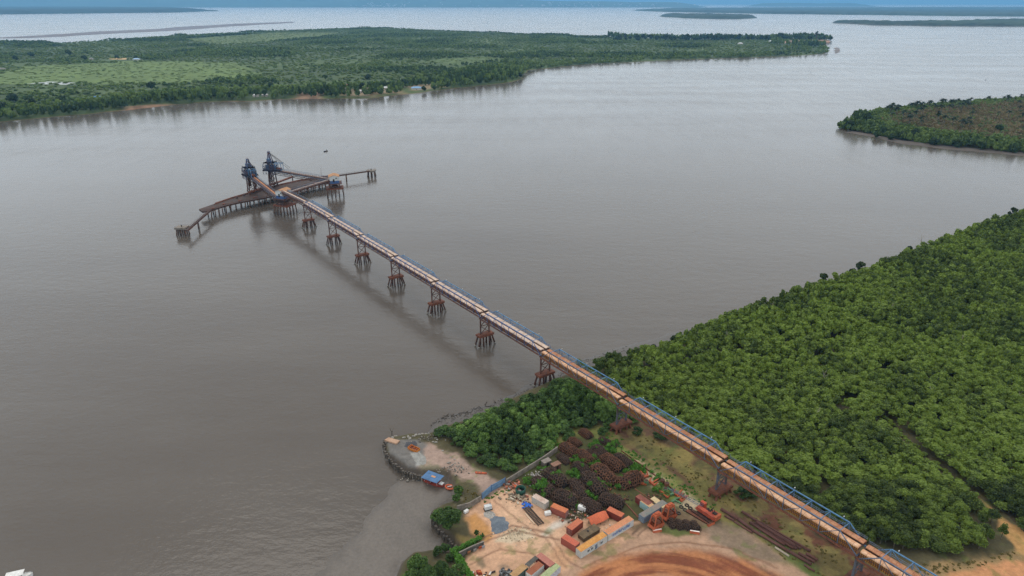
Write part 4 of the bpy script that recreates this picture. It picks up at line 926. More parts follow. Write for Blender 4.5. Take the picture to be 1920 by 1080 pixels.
# anchors and buoy fittings
def anchor(p, rz, label, m_, tip=0.0):
    r = thing('ship_anchor', label, 'anchor', p, rz, 'anchors by the chain heaps')
    m = MB(); m.beam((0, 0, .5), (2.9, 0, .9), .45, .5); m.torus((3.2, 0, .95), .35, .1, (0, 1, 0), 1, 10, 5); m.build('shank', m_, r)
    m = MB(); m.beam((0, -1.5, .5), (0, 1.5, .5), .8, .7); m.build('crown_head', m_, r)
    for s in (-1, 1):
        m = MB(); m.cyl((0, s*1.3, .5), (1.5, s*1.7, 1.7+tip), .45, .12, n=6); m.build('fluke', m_, r)
    return r
for zx, zy, rz, lb, m_ in ((225,120,2.0,'orange anchor standing tallest by the crosswise chain heap',ORANGE),(325,215,.6,'orange anchor lying flat beside the green ring',ORANGE),(190,215,1.2,'orange brown anchor against the chain heap end',ORANGE),
   (565,390,2.6,'orange anchor with its round end towards the container block',ORANGE),(630,370,2.0,'green anchor tangled between the orange ones',GREENP),(650,460,5.4,'green anchor with flukes down in front of the orange pair',GREENP),(690,390,.8,'orange anchor behind the green ones near the grass strip',ORANGE),(725,440,.3,'orange anchor at the outer end of the anchor pile',ORANGE)):
    anchor(G(1180+zx/7.717, 880+zy/7.717), rz, lb, m_)
for zx, zy, lb in ((240,212,'round green drum between the orange anchors'), (520,330,'green drum lying in the grass by the container block'), (478,205,'brown drum standing in the grass below the boundary rail'), (540,250,'yellow brown drum beside the brown one')):
    r = thing('steel_drum', lb, 'drum', G(1180+zx/7.717, 880+zy/7.717), 0, 'drums by the anchors'); mm_ = GREENP if 'green' in lb else RUST
    MB().cyl((0, 0, 0), (0, 0, 1.7), .85, n=14).build('body', mm_, r); m = MB(); m.torus((0, 0, .5), .86, .06, n=14, m=4); m.torus((0, 0, 1.2), .86, .06, n=14, m=4); m.build('hoop', mm_, r); m = MB(); m.cyl((0, 0, 1.7), (0, 0, 1.76), .7, n=14); m.build('lid', RUSTD, r)
tm = MB(); tm.torus((0, 0, .22), .62, .24, n=16, m=7); tme = tm.mesh('tyre', TYRE, True)
tb = {'tyre': 0}
for zx, zy, lb in ((750,550,'tyre lying flat nearest the green anchors'), (832,525,'tyre lying flat closest to the grass strip'), (880,567,'tyre lying flat towards the rusty skid'), (805,592,'tyre lying flat in the middle of the tyre group'), (650,597,'tyre lying flat behind the orange grab'), (712,640,'tyre lying flat just above the small chain coils')):
    o = link('tyre', tme); o.location = G(1180+zx/7.717, 880+zy/7.717); tag(o, lb, 'tyre', 'loose tyres on the dirt')
# barriers
def barrier(a, b_, label, white=True):
    A, B = G(*a), G(*b_); c = (A+B)/2; d = B-A; r = thing('road_barrier', label, 'barrier', c, math.atan2(d.y, d.x), 'orange barriers along the yard road'); L = d.length
    m = MB(); m.add([(x, y, z) for x in (-L/2, L/2) for y, z in ((-.45, 0), (.45, 0), (.2, .85), (-.2, .85))], ((0, 1, 2, 3), (7, 6, 5, 4), (0, 4, 5, 1), (1, 5, 6, 2), (2, 6, 7, 3), (3, 7, 4, 0))); m.build('body', ORANGE, r)
    m = MB(); m.box((0, 0, .89), (L-.1, .46, .07)); m.build('top_strip', mat('white stripe', hx('#efe6df'), hx('#e0cfc4'), .8) if white else RUST, r)
barrier((1180+250/5.647, 900+555/5.647), (1180+340/5.647, 900+538/5.647), 'orange barrier with white top in front of the grab')
barrier((1180+640/5.647, 900+556/5.647), (1180+742/5.647, 900+572/5.647), 'orange barrier with white top in front of the small chain coils')
barrier((1180+828/5.647, 900+492/5.647), (1180+898/5.647, 900+458/5.647), 'plain orange barrier at the foot of the crane', False)
# crawler crane without its boom raised
cz = G(1180+800/5.647, 900+375/5.647); cr_ = thing('crawler_crane', 'faded red crawler crane with its lattice boom lying towards the grass', 'crane', cz, R(-52))
CRED = mat('faded red paint', hx('#b5553c'), hx('#944434'), .5, c3=hx('#7a4436'))
for s in (-1, 1):
    m = MB(); prof = [(-4.4, .5), (-4.0, 1.15), (4.0, 1.15), (4.4, .5), (4.0, 0), (-4.0, 0)]
    m.add([(x, s*2.3-.45, z) for x, z in prof]+[(x, s*2.3+.45, z) for x, z in prof], [tuple(range(6))[::-1], tuple(range(6, 12))]+[(i, (i+1) % 6, 6+(i+1) % 6, 6+i) for i in range(6)]); m.build('track', RUSTD, cr_)
m = MB(); m.box((0, 0, .95), (4.5, 3.8, .6)); m.cyl((0, 0, 1.2), (0, 0, 1.6), 1.3, n=12); m.build('undercarriage', DARK, cr_)
m = MB(); m.box((.9, -.9, 2.3), (7.2, 1.5, 1.4)); m.box((3.2, .5, 2.2), (2.6, 2.9, 1.3)); m.box((.4, .3, 1.75), (7.6, 3.4, .25)); m.build('machinery_body', CRED, cr_)
m = MB(); m.box((3.5, .4, 3.1), (1.4, 1.2, .5)); m.cyl((1.6, -.1, 2.4), (1.6, 1.4, 2.4), .6, n=12); m.cyl((.2, -.1, 2.3), (.2, 1.4, 2.3), .5, n=12); m.build('winch', DARK, cr_)
m = MB(); m.box((-2.2, 1.6, 2.7), (2.0, 1.2, 1.9)); cb = m.build('cab', CRED, cr_); m = MB(); m.box((-2.2, 2.22, 2.95), (1.4, .06, .9)); m.box((-3.22, 1.6, 2.95), (.06, .9, .9)); m.build('window', mat_glass, cb)
m = MB(); m.box((4.7, .4, 2.2), (.9, 3.2, 1.7)); m.build('counterweight', ORANGE, cr_)
m = MB()
for y in (.0, .9):
    for dz in (0, .9): m.beam((-1.5, y, 2.4+dz), (-16, y, 1.0+dz*.4), .09)
for i in range(9):
    f, g2 = i/9, (i+1)/9; m.beam((-1.5-14.5*f, 0, 2.4-1.4*f), (-1.5-14.5*g2, .9, 2.4-1.4*g2), .08); m.beam((-1.5-14.5*f, 0, 3.3-1.94*f), (-1.5-14.5*g2, 0, 2.4-1.4*g2), .08)
m.build('lattice_boom', BLUEG, cr_)
m = MB(); m.beam((1.5, -.4, 2.9), (2.6, -.1, 5.0), .16); m.beam((1.5, .9, 2.9), (2.6, .5, 5.0), .16); m.beam((3.4, -.4, 2.9), (2.6, -.1, 5.0), .14); m.beam((3.4, .9, 2.9), (2.6, .5, 5.0), .14); m.build('gantry', DARK, cr_)
sk = G(1180+730/5.647, 900+402/5.647); r = thing('steel_skid', 'long rusty steel skid beside the crawler crane', 'steel skid', sk, R(-47))
m = MB(); m.box((0, 0, .45), (9.5, 1.4, .25)); m.build('top_plate', RUST, r); m = MB(); m.box((0, -.55, .16), (9.5, .2, .33)); m.box((0, .55, .16), (9.5, .2, .33)); m.build('runner', RUSTD, r)
# steel pipes
PIPE = mat('rust brown pipe', hx('#6d4a42'), hx('#5a3e38'), .3, c3=hx('#835a4c'), streak=(.2, 1, 1))
PZ = [((970,318),(1150,428),.5,0,'thick rusty pipe lying nearest the crane'), ((1150,425),(1305,540),.5,0,'thick rusty pipe following on from the one nearest the crane'), ((1010,385),(1110,440),.35,0,'short rusty pipe in the grass behind the crane'), ((1110,445),(1300,565),.3,0,'thin rusty pipe along the grass strip beside the thick ones'),
  ((1190,345),(1430,495),.42,0,'rusty pipe lying apart on the bridge side'), ((1430,490),(1915,765),.42,0,'long rusty pipe furthest up the slope towards the bridge'), ((1275,458),(1640,695),.42,0,'long rusty pipe on top edge of the main stack'),
  ((1310,465),(1735,735),.42,0,'long rusty pipe second in the main stack'), ((1335,462),(1770,740),.42,0,'long rusty pipe third in the main stack'), ((1360,465),(1810,735),.42,0,'long rusty pipe at the bridge side of the main stack'), ((1340,470),(1750,725),.42,.75,'rusty pipe riding on top of the main stack'),
  ((1300,540),(1700,775),.45,0,'long rusty pipe at the road side of the main stack'), ((1700,775),(1925,905),.45,0,'rusty pipe with white painted end running out of the frame'), ((1790,785),(1960,880),.42,0,'rusty pipe at the end of the stack by the bridge pier'), ((1870,790),(1990,860),.42,0,'short rusty pipe next to the bridge pier'), ((1540,720),(1690,815),.3,0,'pale concrete coated pipe lying in the grass'), ((1850,905),(1960,975),.3,0,'thin rusty pipe at the bottom edge in the grass')]
for a, b_, rr_, dz, lb in PZ:
    A, B = G(1180+a[0]/5.647, 900+a[1]/5.647), G(1180+b_[0]/5.647, 900+b_[1]/5.647); c = (A+B)/2; zc = max(A.z, B.z, c.z)+rr_*.96+dz
    m = MB(); d = B-A; L = d.length; m.pipe((-L/2, 0, 0), (L/2, 0, 0), rr_*1.1, 12); o = m.build('steel_pipe', mat('pale pipe', hx('#b9ab98'), hx('#9a8c7a'), .8) if 'pale' in lb else PIPE, None, True)
    o.location = (c.x, c.y, zc); o.rotation_euler = (0, 0, math.atan2(d.y, d.x)); tag(o, lb, 'pipe', 'rusty steel pipes by the bridge')
for i, (zx, zy) in enumerate(((1400, 530), (1560, 640), (1690, 745))):
    o = MB().box((0, 0, .12), (.3, 4.2, .24)).build('timber_bearer', BARK); o.location = G(1180+zx/5.647, 900+zy/5.647); o.rotation_euler = (0, 0, R(-47)); tag(o, ['timber bearer under the crane end of the pipe stack', 'timber bearer under the middle of the pipe stack', 'timber bearer under the pier end of the pipe stack'][i], 'timber bearer', 'bearers under the pipes')
# flat tank, tent, pontoon, plant
p = P(1104, 1003, GZ); p.z = gz(p.x, p.y); r = thing('rusty_tank', 'low flat rusty tank with a hole in its lid inside the container row', 'tank', p, R(38))
OLIVE = mat('olive rusted plate', hx('#6e5d45'), hx('#574a3a'), .7, c3=hx('#8a6a4a'))
m = MB(); m.box((0, 0, .8), (7.6, 2.8, 1.5)); m.build('body', OLIVE, r); m = MB(); m.box((0, 0, 1.6), (7.9, 3.1, .14)); m.build('lid', OLIVE, r); m = MB(); m.cyl((-.3, .2, 1.66), (-.3, .2, 1.75), .45, n=10); m.build('hole_disc', DARK, r)  # dark disc on the lid stands in for the shaded open hole
m = MB()
for i in range(8): m.box((-3.5+i, -1.43, .75), (.12, .1, 1.4))
m.build('stiffener', OLIVE, r)
p = P(1120, 977, GZ); p.z = gz(p.x, p.y); r = thing('tarpaulin_shelter', 'bright orange tarpaulin pitched over a frame between red containers', 'tarpaulin shelter', p, R(28))
vs = [(-3.6, -2.0, .7), (-1.2, -2.2, 1.2), (1.2, -2.1, 1.1), (3.6, -1.9, 1.5), (-3.5, .3, 2.2), (-1.2, .2, 2.5), (1.2, .3, 2.4), (3.5, .3, 2.9), (-3.4, 1.9, 1.3), (-1.1, 2.0, 1.4), (1.2, 2.0, 1.7), (3.6, 1.9, 1.6)]
m = MB(); f_ = [(i+j*4, i+1+j*4, i+5+j*4, i+4+j*4) for j in range(2) for i in range(3)]; m.add(vs+[(a, b_, c_-.05) for a, b_, c_ in vs], f_+[tuple(12+k for k in f)[::-1] for f in f_]); m.build('tarpaulin', TARP, r, True)
m = MB()
for x in (-3.4, 0, 3.4): m.beam((x, .3, 0), (x, .3, 2.3), .1); m.beam((x, -1.9, 0), (x, -1.9, .8), .1)
m.build('frame', RUSTD, r)
A, B = G(988, 955), G(1012, 982); c = (A+B)/2; r = thing('lattice_pontoon', 'dark lattice walkway section lying on the yard with a pale kerb', 'walkway section', c, math.atan2(B.y-A.y, B.x-A.x)); L = 10.2
DGREY = mat('dark weathered lattice', hx('#5a4e44'), hx('#463d37'), .8)
for s in (-1, 1): m = MB(); m.box((0, s*1.1, .35), (L, .18, .5)); m.build('side_beam', DGREY, r)
m = MB()
for i in range(14): m.box((-L/2+.35+i*.73, 0, .3), (.22, 2.1, .16))
m.box((0, 0, .3), (L, .2, .18)); m.build('cross_slats', DGREY, r)
o = MB().box((0, 0, .2), (6.0, .45, .4)).build('timber_baulk', mat('pale timber', hx('#cdb59c'), hx('#b59a80'), .8)); o.location = c+Vector((-1.2, -1.6, 0)); o.rotation_euler = (0, 0, r.rotation_euler.z); tag(o, 'pale squared timber lying against the lattice walkway section', 'timber')
p = G(915, 955); r = thing('generator_set', 'small white and grey generator at the edge of the pale rubble', 'generator', p, R(20))
m = MB(); m.box((0, 0, 1.1), (2.6, 1.5, 1.4)); m.build('housing', WHITE, r); m = MB(); m.box((0, 0, .3), (3.0, 1.7, .3)); m.build('skid', DARK, r); m = MB(); m.cyl((.9, .3, 1.8), (.9, .3, 2.5), .12, n=6); m.build('exhaust', DARK, r); m = MB(); m.box((1.32, 0, 1.1), (.06, 1.1, .9)); m.build('grille', DARK, r)
def mound(name, pts, h, material, label, cat, n=34, seed=1.0, kind=None):
    poly = W(pts, GZ); c = poly.mean(0); zc = gz(*c); x0, y0 = poly.min(0)-1; x1, y1 = poly.max(0)+1
    X, Y = np.meshgrid(np.linspace(x0, x1, n), np.linspace(y0, y1, n)); i = np.arange(n*n).reshape(n, n)
    Q = np.stack([i[:-1, :-1], i[:-1, 1:], i[1:, 1:], i[1:, :-1]], -1).reshape(-1, 4)
    wx, wy = (fbm(X, Y, 2.5, 3, seed)-.5)*2.2, (fbm(X, Y, 2.5, 3, seed+9)-.5)*2.2; s = sdist(X+wx, Y+wy, poly)
    Z = near_height(X, Y)[0]+np.where(s > 0, h*sstep(0, 2.6, s)*(.7+.6*fbm(X, Y, 1.6, 3, seed+3)), -.25)
    V = np.stack([X-c[0], Y-c[1], Z-zc], -1).reshape(-1, 3); keep = (s.ravel()[Q] > 0).any(1); Q = Q[keep]; us = np.unique(Q); mp_ = np.zeros(len(V), int); mp_[us] = np.arange(len(us))
    o = link(name, np_mesh(name, V[us], mp_[Q], material, smooth=True)); o.location = (c[0], c[1], zc); return tag(o, label, cat, kind=kind)
mound('gravel_heap', [(916,975),(930,966),(946,970),(954,980),(952,992),(940,1000),(926,1002),(919,990)], .8, mat('blue grey gravel', hx('#6f7880'), hx('#5b646e'), .35), 'spread heap of blue grey gravel on the orange sand', 'gravel heap')
mound('rubble_heap', [(906,962),(914,953),(924,957),(930,966),(918,973),(906,970)], .7, mat('pale rubble', hx('#a8a49d'), hx('#837f79'), 1.5, c3=hx('#cfcac2')), 'small heap of grey white rubble around the generator', 'rubble heap', seed=4.)
mound('sand_heap', [(768,849),(785,846),(798,858),(799,870),(790,874),(778,866)], .9, mat('pale sand', hx('#9b9a94'), hx('#85837e'), .5), 'pale grey sand heap in the middle of the small stone jetty', 'sand heap', seed=6.)
mound('coal_heap', [(760,828),(778,826),(782,838),(772,842),(758,838)], .6, mat('dark slag', hx('#4c4c50'), hx('#3c3c40'), .8), 'dark heap beside the tan slab on the stone jetty', 'slag heap', seed=8.)
def tarp_sheet(px, py, sx, sy, rz, label, material, h=.35):
    p = G(px, py); r = link('tarpaulin', None) if False else None; n = 9; m = MB(); rnd = random.Random(label)
    g_ = [[(sx*(i/(n-1)-.5)+rnd.uniform(-.1, .1), sy*(j/(n-1)-.5)+rnd.uniform(-.1, .1), .12+h*rnd.random()*(.3+.7*math.sin(math.pi*i/(n-1))*math.sin(math.pi*j/(n-1)))) for j in range(n)] for i in range(n)]
    m.add([q_ for row in g_ for q_ in row], [(i*n+j, (i+1)*n+j, (i+1)*n+j+1, i*n+j+1) for i in range(n-1) for j in range(n-1)])
    m.add([(x, y, z-.12) for row in g_ for x, y, z in row], [(i*n+j+1, (i+1)*n+j+1, (i+1)*n+j, i*n+j) for i in range(n-1) for j in range(n-1)])
    o = m.build('tarpaulin', material, None, True); o.location = p; o.rotation_euler = (0, 0, rz); tag(o, label, 'tarpaulin'); return o
tarp_sheet(988, 947.5, 3.6, 2.0, -.6, 'crumpled bright blue tarpaulin by the white container', mat('blue tarpaulin', hx('#2f6fd0'), hx('#2a5cb0'), .8))
tarp_sheet(982, 953, 1.2, 1.0, .2, 'small blue tarpaulin scrap next to the crumpled one', mat('blue scrap', hx('#3a74c8'), hx('#2a5cb0'), .8))
WPL = mat('white plastic', hx('#e6e6e3'), hx('#cfcfcb'), .8)
def ibc(px, py, rz, label, sc=1.0):
    p = G(px, py); r = thing('plastic_tank', label, 'plastic tank', p, rz); m = MB(); m.box((0, 0, .75*sc), (2.4*sc, 1.4*sc, 1.3*sc)); m.cyl((0, 0, 1.4*sc), (0, 0, 1.6*sc), .3*sc, n=10); m.build('body', WPL, r); m = MB(); m.box((0, 0, .05), (2.5*sc, 1.5*sc, .1)); m.build('base', RUSTD, r)
ibc(1092, 956, -.5, 'bulky white plastic tank tipped among the chain heaps', 1.25); ibc(874, 960.5, .8, 'small white tank beside the dark wall by the yard entrance', .7); ibc(1027, 965, .3, 'light grey block on the ground between white and red containers', .9)
for px, py, rz, L, lb in ((967, 934, -.55, 6.5, 'rusty steel beam behind the blue gate'), (975, 940, -.6, 7.0, 'second rusty beam beside the debris pile behind the gate'), (1208, 925, -.9, 9.0, 'long rusty rail lying over the roofs of the container block'), (1184, 957, -1.15, 8.0, 'rusty rail lying on the ground before the container block'), (1188, 960, -1.12, 8.0, 'rusty rail paired with the one before the container block')):
    o = MB().box((0, 0, .2), (L, .28, .1)).box((0, 0, .05), (L, .28, .1)).box((0, 0, .125), (L, .1, .08)).build('steel_beam', RUST); p = G(px, py)
    if 'roofs' in lb: p = P(1208, 928, GZ+2.9); p.z = gz(p.x, p.y)+2.72
    o.location = p; o.rotation_euler = (0, 0, rz); tag(o, lb, 'steel beam')
def oldbox(px, py, rz, label, c):
    r = thing('old_box', label, 'storage box', G(px, py), rz, 'old boxes by the chain heaps'); m = MB(); m.box((0, 0, 1.1), (3.4, 2.1, 2.2)); m.build('body', mat('box side', hx(c, .7), hx(c, .5), .8), r); m = MB(); m.box((0, 0, 2.25), (3.7, 2.4, .14)); m.build('lid', mat('box lid', hx(c), hx(c, .75), .8), r); m = MB(); m.box((0, -1.06, 1.0), (1.0, .06, 1.6)); m.build('door', DARK, r)
oldbox(1024, 872, .6, 'grey lidded box at the waterside edge of the chain heaps', '#8a8078'); oldbox(1042, 878, .6, 'brown lidded box next to the grey one by the chain heaps', '#8d6a58')
p = G(976, 924); r = thing('open_tank', 'open dark green tank behind the blue gate', 'tank', p, .4); m = MB(); m.pipe((0, 0, 0), (0, 0, 2.0), 1.9, 18); m.build('shell', mat('dark green tank', hx('#2f5c4e'), hx('#26463d'), .8), r, True); m = MB(); m.cyl((0, 0, .1), (0, 0, .2), 1.65, n=16); m.build('floor', DARK, r)
# blue gate, boundary walls, retaining wall
def wall_line(name, pts, h, th, material, label, cat, z=None, cap=None):
    w_ = [P(a, b_, GZ) for a, b_ in pts]; c = w_[0].copy(); c.z = min(gz(p.x, p.y) for p in w_) if z is None else z
    r = thing(name, label, cat, c); m = MB()
    for a, b_ in zip(w_, w_[1:]):
        a, b_ = a-Vector((c.x, c.y, a.z)), b_-Vector((c.x, c.y, b_.z)); m.beam(a+Vector((0, 0, h/2-.3)), b_+Vector((0, 0, h/2-.3)), th, h+.6)
    m.build('wall', material, r)
    if cap:
        m = MB()
        for a, b_ in zip(w_, w_[1:]): m.beam(a-Vector((c.x, c.y, a.z))+Vector((0, 0, h+.06)), b_-Vector((c.x, c.y, b_.z))+Vector((0, 0, h+.06)), th+.12, .12)
        m.build('coping', cap, r)
    return r, w_, c
r, w_, c = wall_line('metal_gate', [(904,937),(921,922),(947,908)], 2.9, .1, mat('blue sheet gate', hx('#6f8fae'), hx('#5f7d99'), .5), 'blue sheet metal gate between the jetty track and the yard', 'gate')
for k, p in enumerate(w_): m = MB(); q_ = p-c; m.beam((q_.x, q_.y, -.2), (q_.x, q_.y, 3.1), .25); m.build('post', BLUED, r)
m = MB()
for a, b_ in zip(w_, w_[1:]):
    for z_ in (.4, 1.5, 2.7): m.beam(a-c+Vector((-.08, -.1, z_)), b_-c+Vector((-.08, -.1, z_)), .1)
m.build('rail', BLUED, r)
wall_line('boundary_wall', [(902,939),(880,952),(857,958)], 2.2, .3, CONC, 'mossy concrete wall running from the gate towards the big round tree', 'wall', cap=CONC)
wall_line('boundary_wall', [(949,908),(985,886),(1020,864),(1045,846)], 2.2, .3, CONC, 'concrete wall between the bushes and the chain heaps', 'wall', cap=CONC)
wall_line('boundary_wall', [(861,1045),(885,1033),(907,1024)], 2.0, .3, mat('stained grey wall', hx('#6a6864'), hx('#54524f'), .5, c3=hx('#8a8680')), 'dark stained wall with faded posters below the hedge', 'wall', cap=CONC)
for px, py, c_, lb in ((878, 1036, '#b07a58', 'tan poster board leaning on the stained wall'), (899, 1027.5, '#c06040', 'red orange board leaning on the stained wall'), (889, 1032, '#9a9a98', 'grey sheet leaning on the stained wall'), (905, 1026, '#a8acb0', 'pale sheet at the end of the stained wall')):
    o = MB().box((0, 0, .7), (1.1, .1, 1.4)).build('leaning_board', mat('board '+c_[1:], hx(c_), hx(c_, .7), 1.0)); p = G(px, py); o.location = p+Vector((0.2, -.5, 0)); o.rotation_euler = (.25, 0, .5); tag(o, lb, 'board')
wall_line('boundary_rail', [(1165,846),(1210,878),(1245,905),(1270,925)], .5, .3, RUST, 'low rusty rail between the chain heaps and the grass track', 'rail')
def sheet_wall(name, pts, top, label, bottom=-1.5, step=.9):
    w_ = [P(a, b_, top) for a, b_ in pts]; c = w_[0].copy(); c.z = 0; r = thing(name, label, 'retaining wall', c); m = MB(); q_ = walk([p-Vector((c.x, c.y, p.z)) for p in w_], step)+[w_[-1]-Vector((c.x, c.y, w_[-1].z))]
    for i, p in enumerate(q_): m.cyl((p.x+.25*math.sin(i*1.7), p.y+.25*math.cos(i*2.9), bottom), (p.x+.25*math.sin(i*1.7), p.y+.25*math.cos(i*2.9), top+.28*math.sin(i*2.3)+.2*math.sin(i*.7)), .5 if i % 2 else .38, n=6)
    m.build('sheet_piles', mat('stained wall pile', hx('#5f5850'), hx('#48423c'), .6, c3=hx('#8a8378')), r)
sheet_wall('sea_wall', [(719,826),(722,848),(738,868),(760,884),(778,890),(796,892)], 2.55, 'stained pile wall around the tip of the small stone jetty')
sheet_wall('sea_wall', [(810,962),(812,980),(834,1003),(866,1035)], 2.3, 'dark timber pile wall below the big round tree', step=1.2)
# the stone jetty
SLAB = mat('tan slab', hx('#b8987f'), hx('#a5846c'), .5)
def slab(pts, z, h, label, material, name='concrete_slab', cat='slab'):
    w_ = [P(a, b_, GZ+z) for a, b_ in pts]; c = sum(w_, Vector())/len(w_); c.z = gz(c.x, c.y); o = MB().prism([p-c for p in w_], 0.0, h).build(name, material); o.location = c; return tag(o, label, cat)
slab([(721,827),(729,822),(750,828),(743,834)], 0, .6, 'tan rectangular slab at the corner of the small stone jetty', SLAB)
r_ = thing('open_skip', 'low orange open skip in the middle of the small stone jetty', 'skip', G(776, 843), R(-35)); m = MB(); m.box((0, 0, .1), (4.4, 2.2, .2)); m.build('floor', RUST, r_); m = MB()
for d_ in (((0, -1.1, .55), (4.6, .12, 1.0)), ((0, 1.1, .55), (4.6, .12, 1.0)), ((-2.3, 0, .55), (.12, 2.2, 1.0)), ((2.3, 0, .55), (.12, 2.2, 1.0))): m.box(*d_)
m.build('side_panel', mat('skip orange', hx('#c87a34'), hx('#b06a30'), .8), r_); m = MB()
for x in (-1.5, 0, 1.5): m.box((x, 0, 1.08), (.2, 2.3, .1))
m.build('cross_bar', ORANGE, r_)
rnd = random.Random(5); ROCK = mat('pale boulder', hx('#a09b92'), hx('#77726a'), 1.0)
def rock_mesh(seed):
    rr = random.Random(seed); m = MB(); n_ = 7; vs = []
    for j in range(5):
        a = math.pi*(j/4-.5)
        for i in range(n_): k = .75+.5*rr.random(); vs.append((math.cos(a)*math.cos(2*math.pi*i/n_)*k, math.cos(a)*math.sin(2*math.pi*i/n_)*k*.8, math.sin(a)*.55*k))
    m.add(vs, [(j*n_+i, j*n_+(i+1) % n_, (j+1)*n_+(i+1) % n_, (j+1)*n_+i) for j in range(4) for i in range(n_)]); return m.mesh('boulder', ROCK)
rk = [rock_mesh(s) for s in range(4)]
ROCKS = [(757,821),(765,819),(768,822),(786,815),(792,812),(804,812),(812,828),(817,829),(830,845),(796,890),(801,897),(845,858),(852,862),(842,868),(848,872),(742,816),(736,820),(775,818),(780,816),(798,811),(820,824),(860,868),(856,874),(868,878)]
for i, (px, py) in enumerate(ROCKS):
    o = link('boulder', rk[i % 4]); o.location = G(px, py, .1); o.rotation_euler = (0, 0, rnd.random()*6); s_ = rnd.uniform(.35, .8); o.scale = (s_*1.2, s_, s_)
    tag(o, 'pale boulder on the waterside edge of the small stone jetty' if i not in (6, 7, 8, 9, 10, 11, 12, 13, 14, 20, 21, 22, 23) else 'pale boulder along the dirt track of the stone jetty', 'boulder', 'boulders on the stone jetty')
# blue canopied boat, dinghy, kayak
def hull(m, L, B, H, z0=0.0, bow=.35):
    st = [(-.5, .82, .0), (-.3, .98, .0), (0, 1, .0), (.25, .82, .06), (.42, .42, .2), (.5, .04, bow)]
    vs = []
    for x, b_, dz in st: vs += [(x*L, -b_*B/2, z0+H+dz*H), (x*L*.96, -b_*B*.36, z0+dz*H*.5), (x*L*.96, b_*B*.36, z0+dz*H*.5), (x*L, b_*B/2, z0+H+dz*H)]
    fs = [(4*i+j, 4*i+j+1, 4*i+5+j, 4*i+4+j) for i in range(5) for j in range(3)]+[(3, 2, 1, 0), (20, 21, 22, 23)]
    m.add(vs, fs); n = len(st)
    vs2 = [(x*L*.97, s*b_*B/2*.9, z0+H*.75+dz*H) for x, b_, dz in st for s in (-1, 1)]; m.add(vs2, [(2*i, 2*i+2, 2*i+3, 2*i+1) for i in range(n-1)]); return m
p = P(815, 908, 0); p.z = .15; r = thing('covered_boat', 'boat with flat blue canopy and red hull aground beside the stone jetty', 'boat', p, R(-28))
hull(MB(), 9.0, 3.2, 1.3).build('hull', mat('red hull', hx('#a8483a'), hx('#8a3a30'), .8), r)
m = MB(); m.box((-.8, 0, 3.05), (7.2, 5.0, .14)); cp = m.build('canopy', mat('blue canopy', hx('#53769e'), hx('#466688'), .5), r); m = MB(); m.box((-.5, .2, 3.15), (1.8, .9, .05)); m.build('patch', mat('orange patch', hx('#c4936c'), hx('#b08060'), .8), cp)
m = MB()
for x in (-3.6, -1, 2): 
    for y in (-1.4, 1.4): m.cyl((x, y, 1.0), (x, y, 3.0), .07, n=5)
m.build('canopy_post', WHITE, r); m = MB(); m.box((3.2, 0, 1.5), (1.6, 1.6, .25)); m.build('foredeck', WHITE, r)
p = P(843, 915, 0); p.z = gz(p.x, p.y)+.2; r = thing('rescue_dinghy', 'small orange dinghy lying on the mud behind the blue canopied boat', 'dinghy', p, 1.9); m = MB(); m.torus((0, 0, .3), 1.1, .38, (0, 0, 1), 1.5, 18, 7); m.build('tube', TARP, r, True); m = MB(); m.box((0, 0, .2), (2.4, 1.5, .1)); m.build('floor', RUST, r); m = MB(); m.box((.2, 0, .5), (.35, 1.7, .12)); m.build('thwart', WHITE, r)
p = G(902, 887.5); r = thing('open_canoe', 'narrow orange canoe lying in the grass by the dirt track', 'canoe', p, -.15); hull(MB(), 4.6, .9, .5).build('hull', TARP, r); m = MB(); m.box((0, 0, .52), (.25, .8, .06)); m.box((-1.2, 0, .52), (.25, .7, .06)); m.build('thwart', BARK, r)
# snag and driftwood
def snag(p, label, h=4.0, seed=1, name='dead_snag', cat='dead tree', lean=0.0):
    rr = random.Random(seed); m = MB(); m.cyl((0, 0, -.5), (lean, .2, h*.55), .28, .18, n=6); tip = Vector((lean, .2, h*.55))
    for _ in range(4): q_ = tip+Vector((rr.uniform(-.5, .5)*h*.7, rr.uniform(-.4, .4)*h*.5, rr.uniform(.15, .5)*h)); m.cyl(tip*rr.uniform(.6, 1), q_, .12, .04, n=5)
    o = m.build(name, BARK); o.location = p; return tag(o, label, cat)
snag(P(735, 818, .0), 'dark dead stump with broken limbs at the tip of the stone jetty', 4.2, 3)
snag(P(828, 808, .3), 'bare fallen branches on the mud above the stone jetty', 3.0, 8, 'fallen_branch', 'fallen branch', 1.2)
rr = np.random.default_rng(3); m = MB(); line = [(815,790),(850,780),(885,771),(905,766),(940,753),(955,748),(985,738),(1005,724),(1020,718),(1060,704),(1080,690),(1105,676),(1130,668),(1150,662),(1180,654),(1215,646)]
for i in range(420):
    k = rr.integers(0, len(line)-1); f = rr.random(); a, b_ = line[k], line[k+1]; q_ = P(a[0]+(b_[0]-a[0])*f+rr.normal()*9, a[1]+(b_[1]-a[1])*f+rr.normal()*2.5+2, .22); an = rr.random()*3.14; L = rr.uniform(.4, 2.6); d = Vector((math.cos(an), math.sin(an), rr.uniform(-.1, .25)))*L/2
    m.cyl(q_-d, q_+d, rr.uniform(.07, .22), .05, n=5)
tag(m.build('driftwood', mat('dark wet wood', hx('#3a342f'), hx('#4a433c'), 2.0)), 'dark driftwood and roots strewn along the mud by the bridge', 'driftwood', kind='stuff')
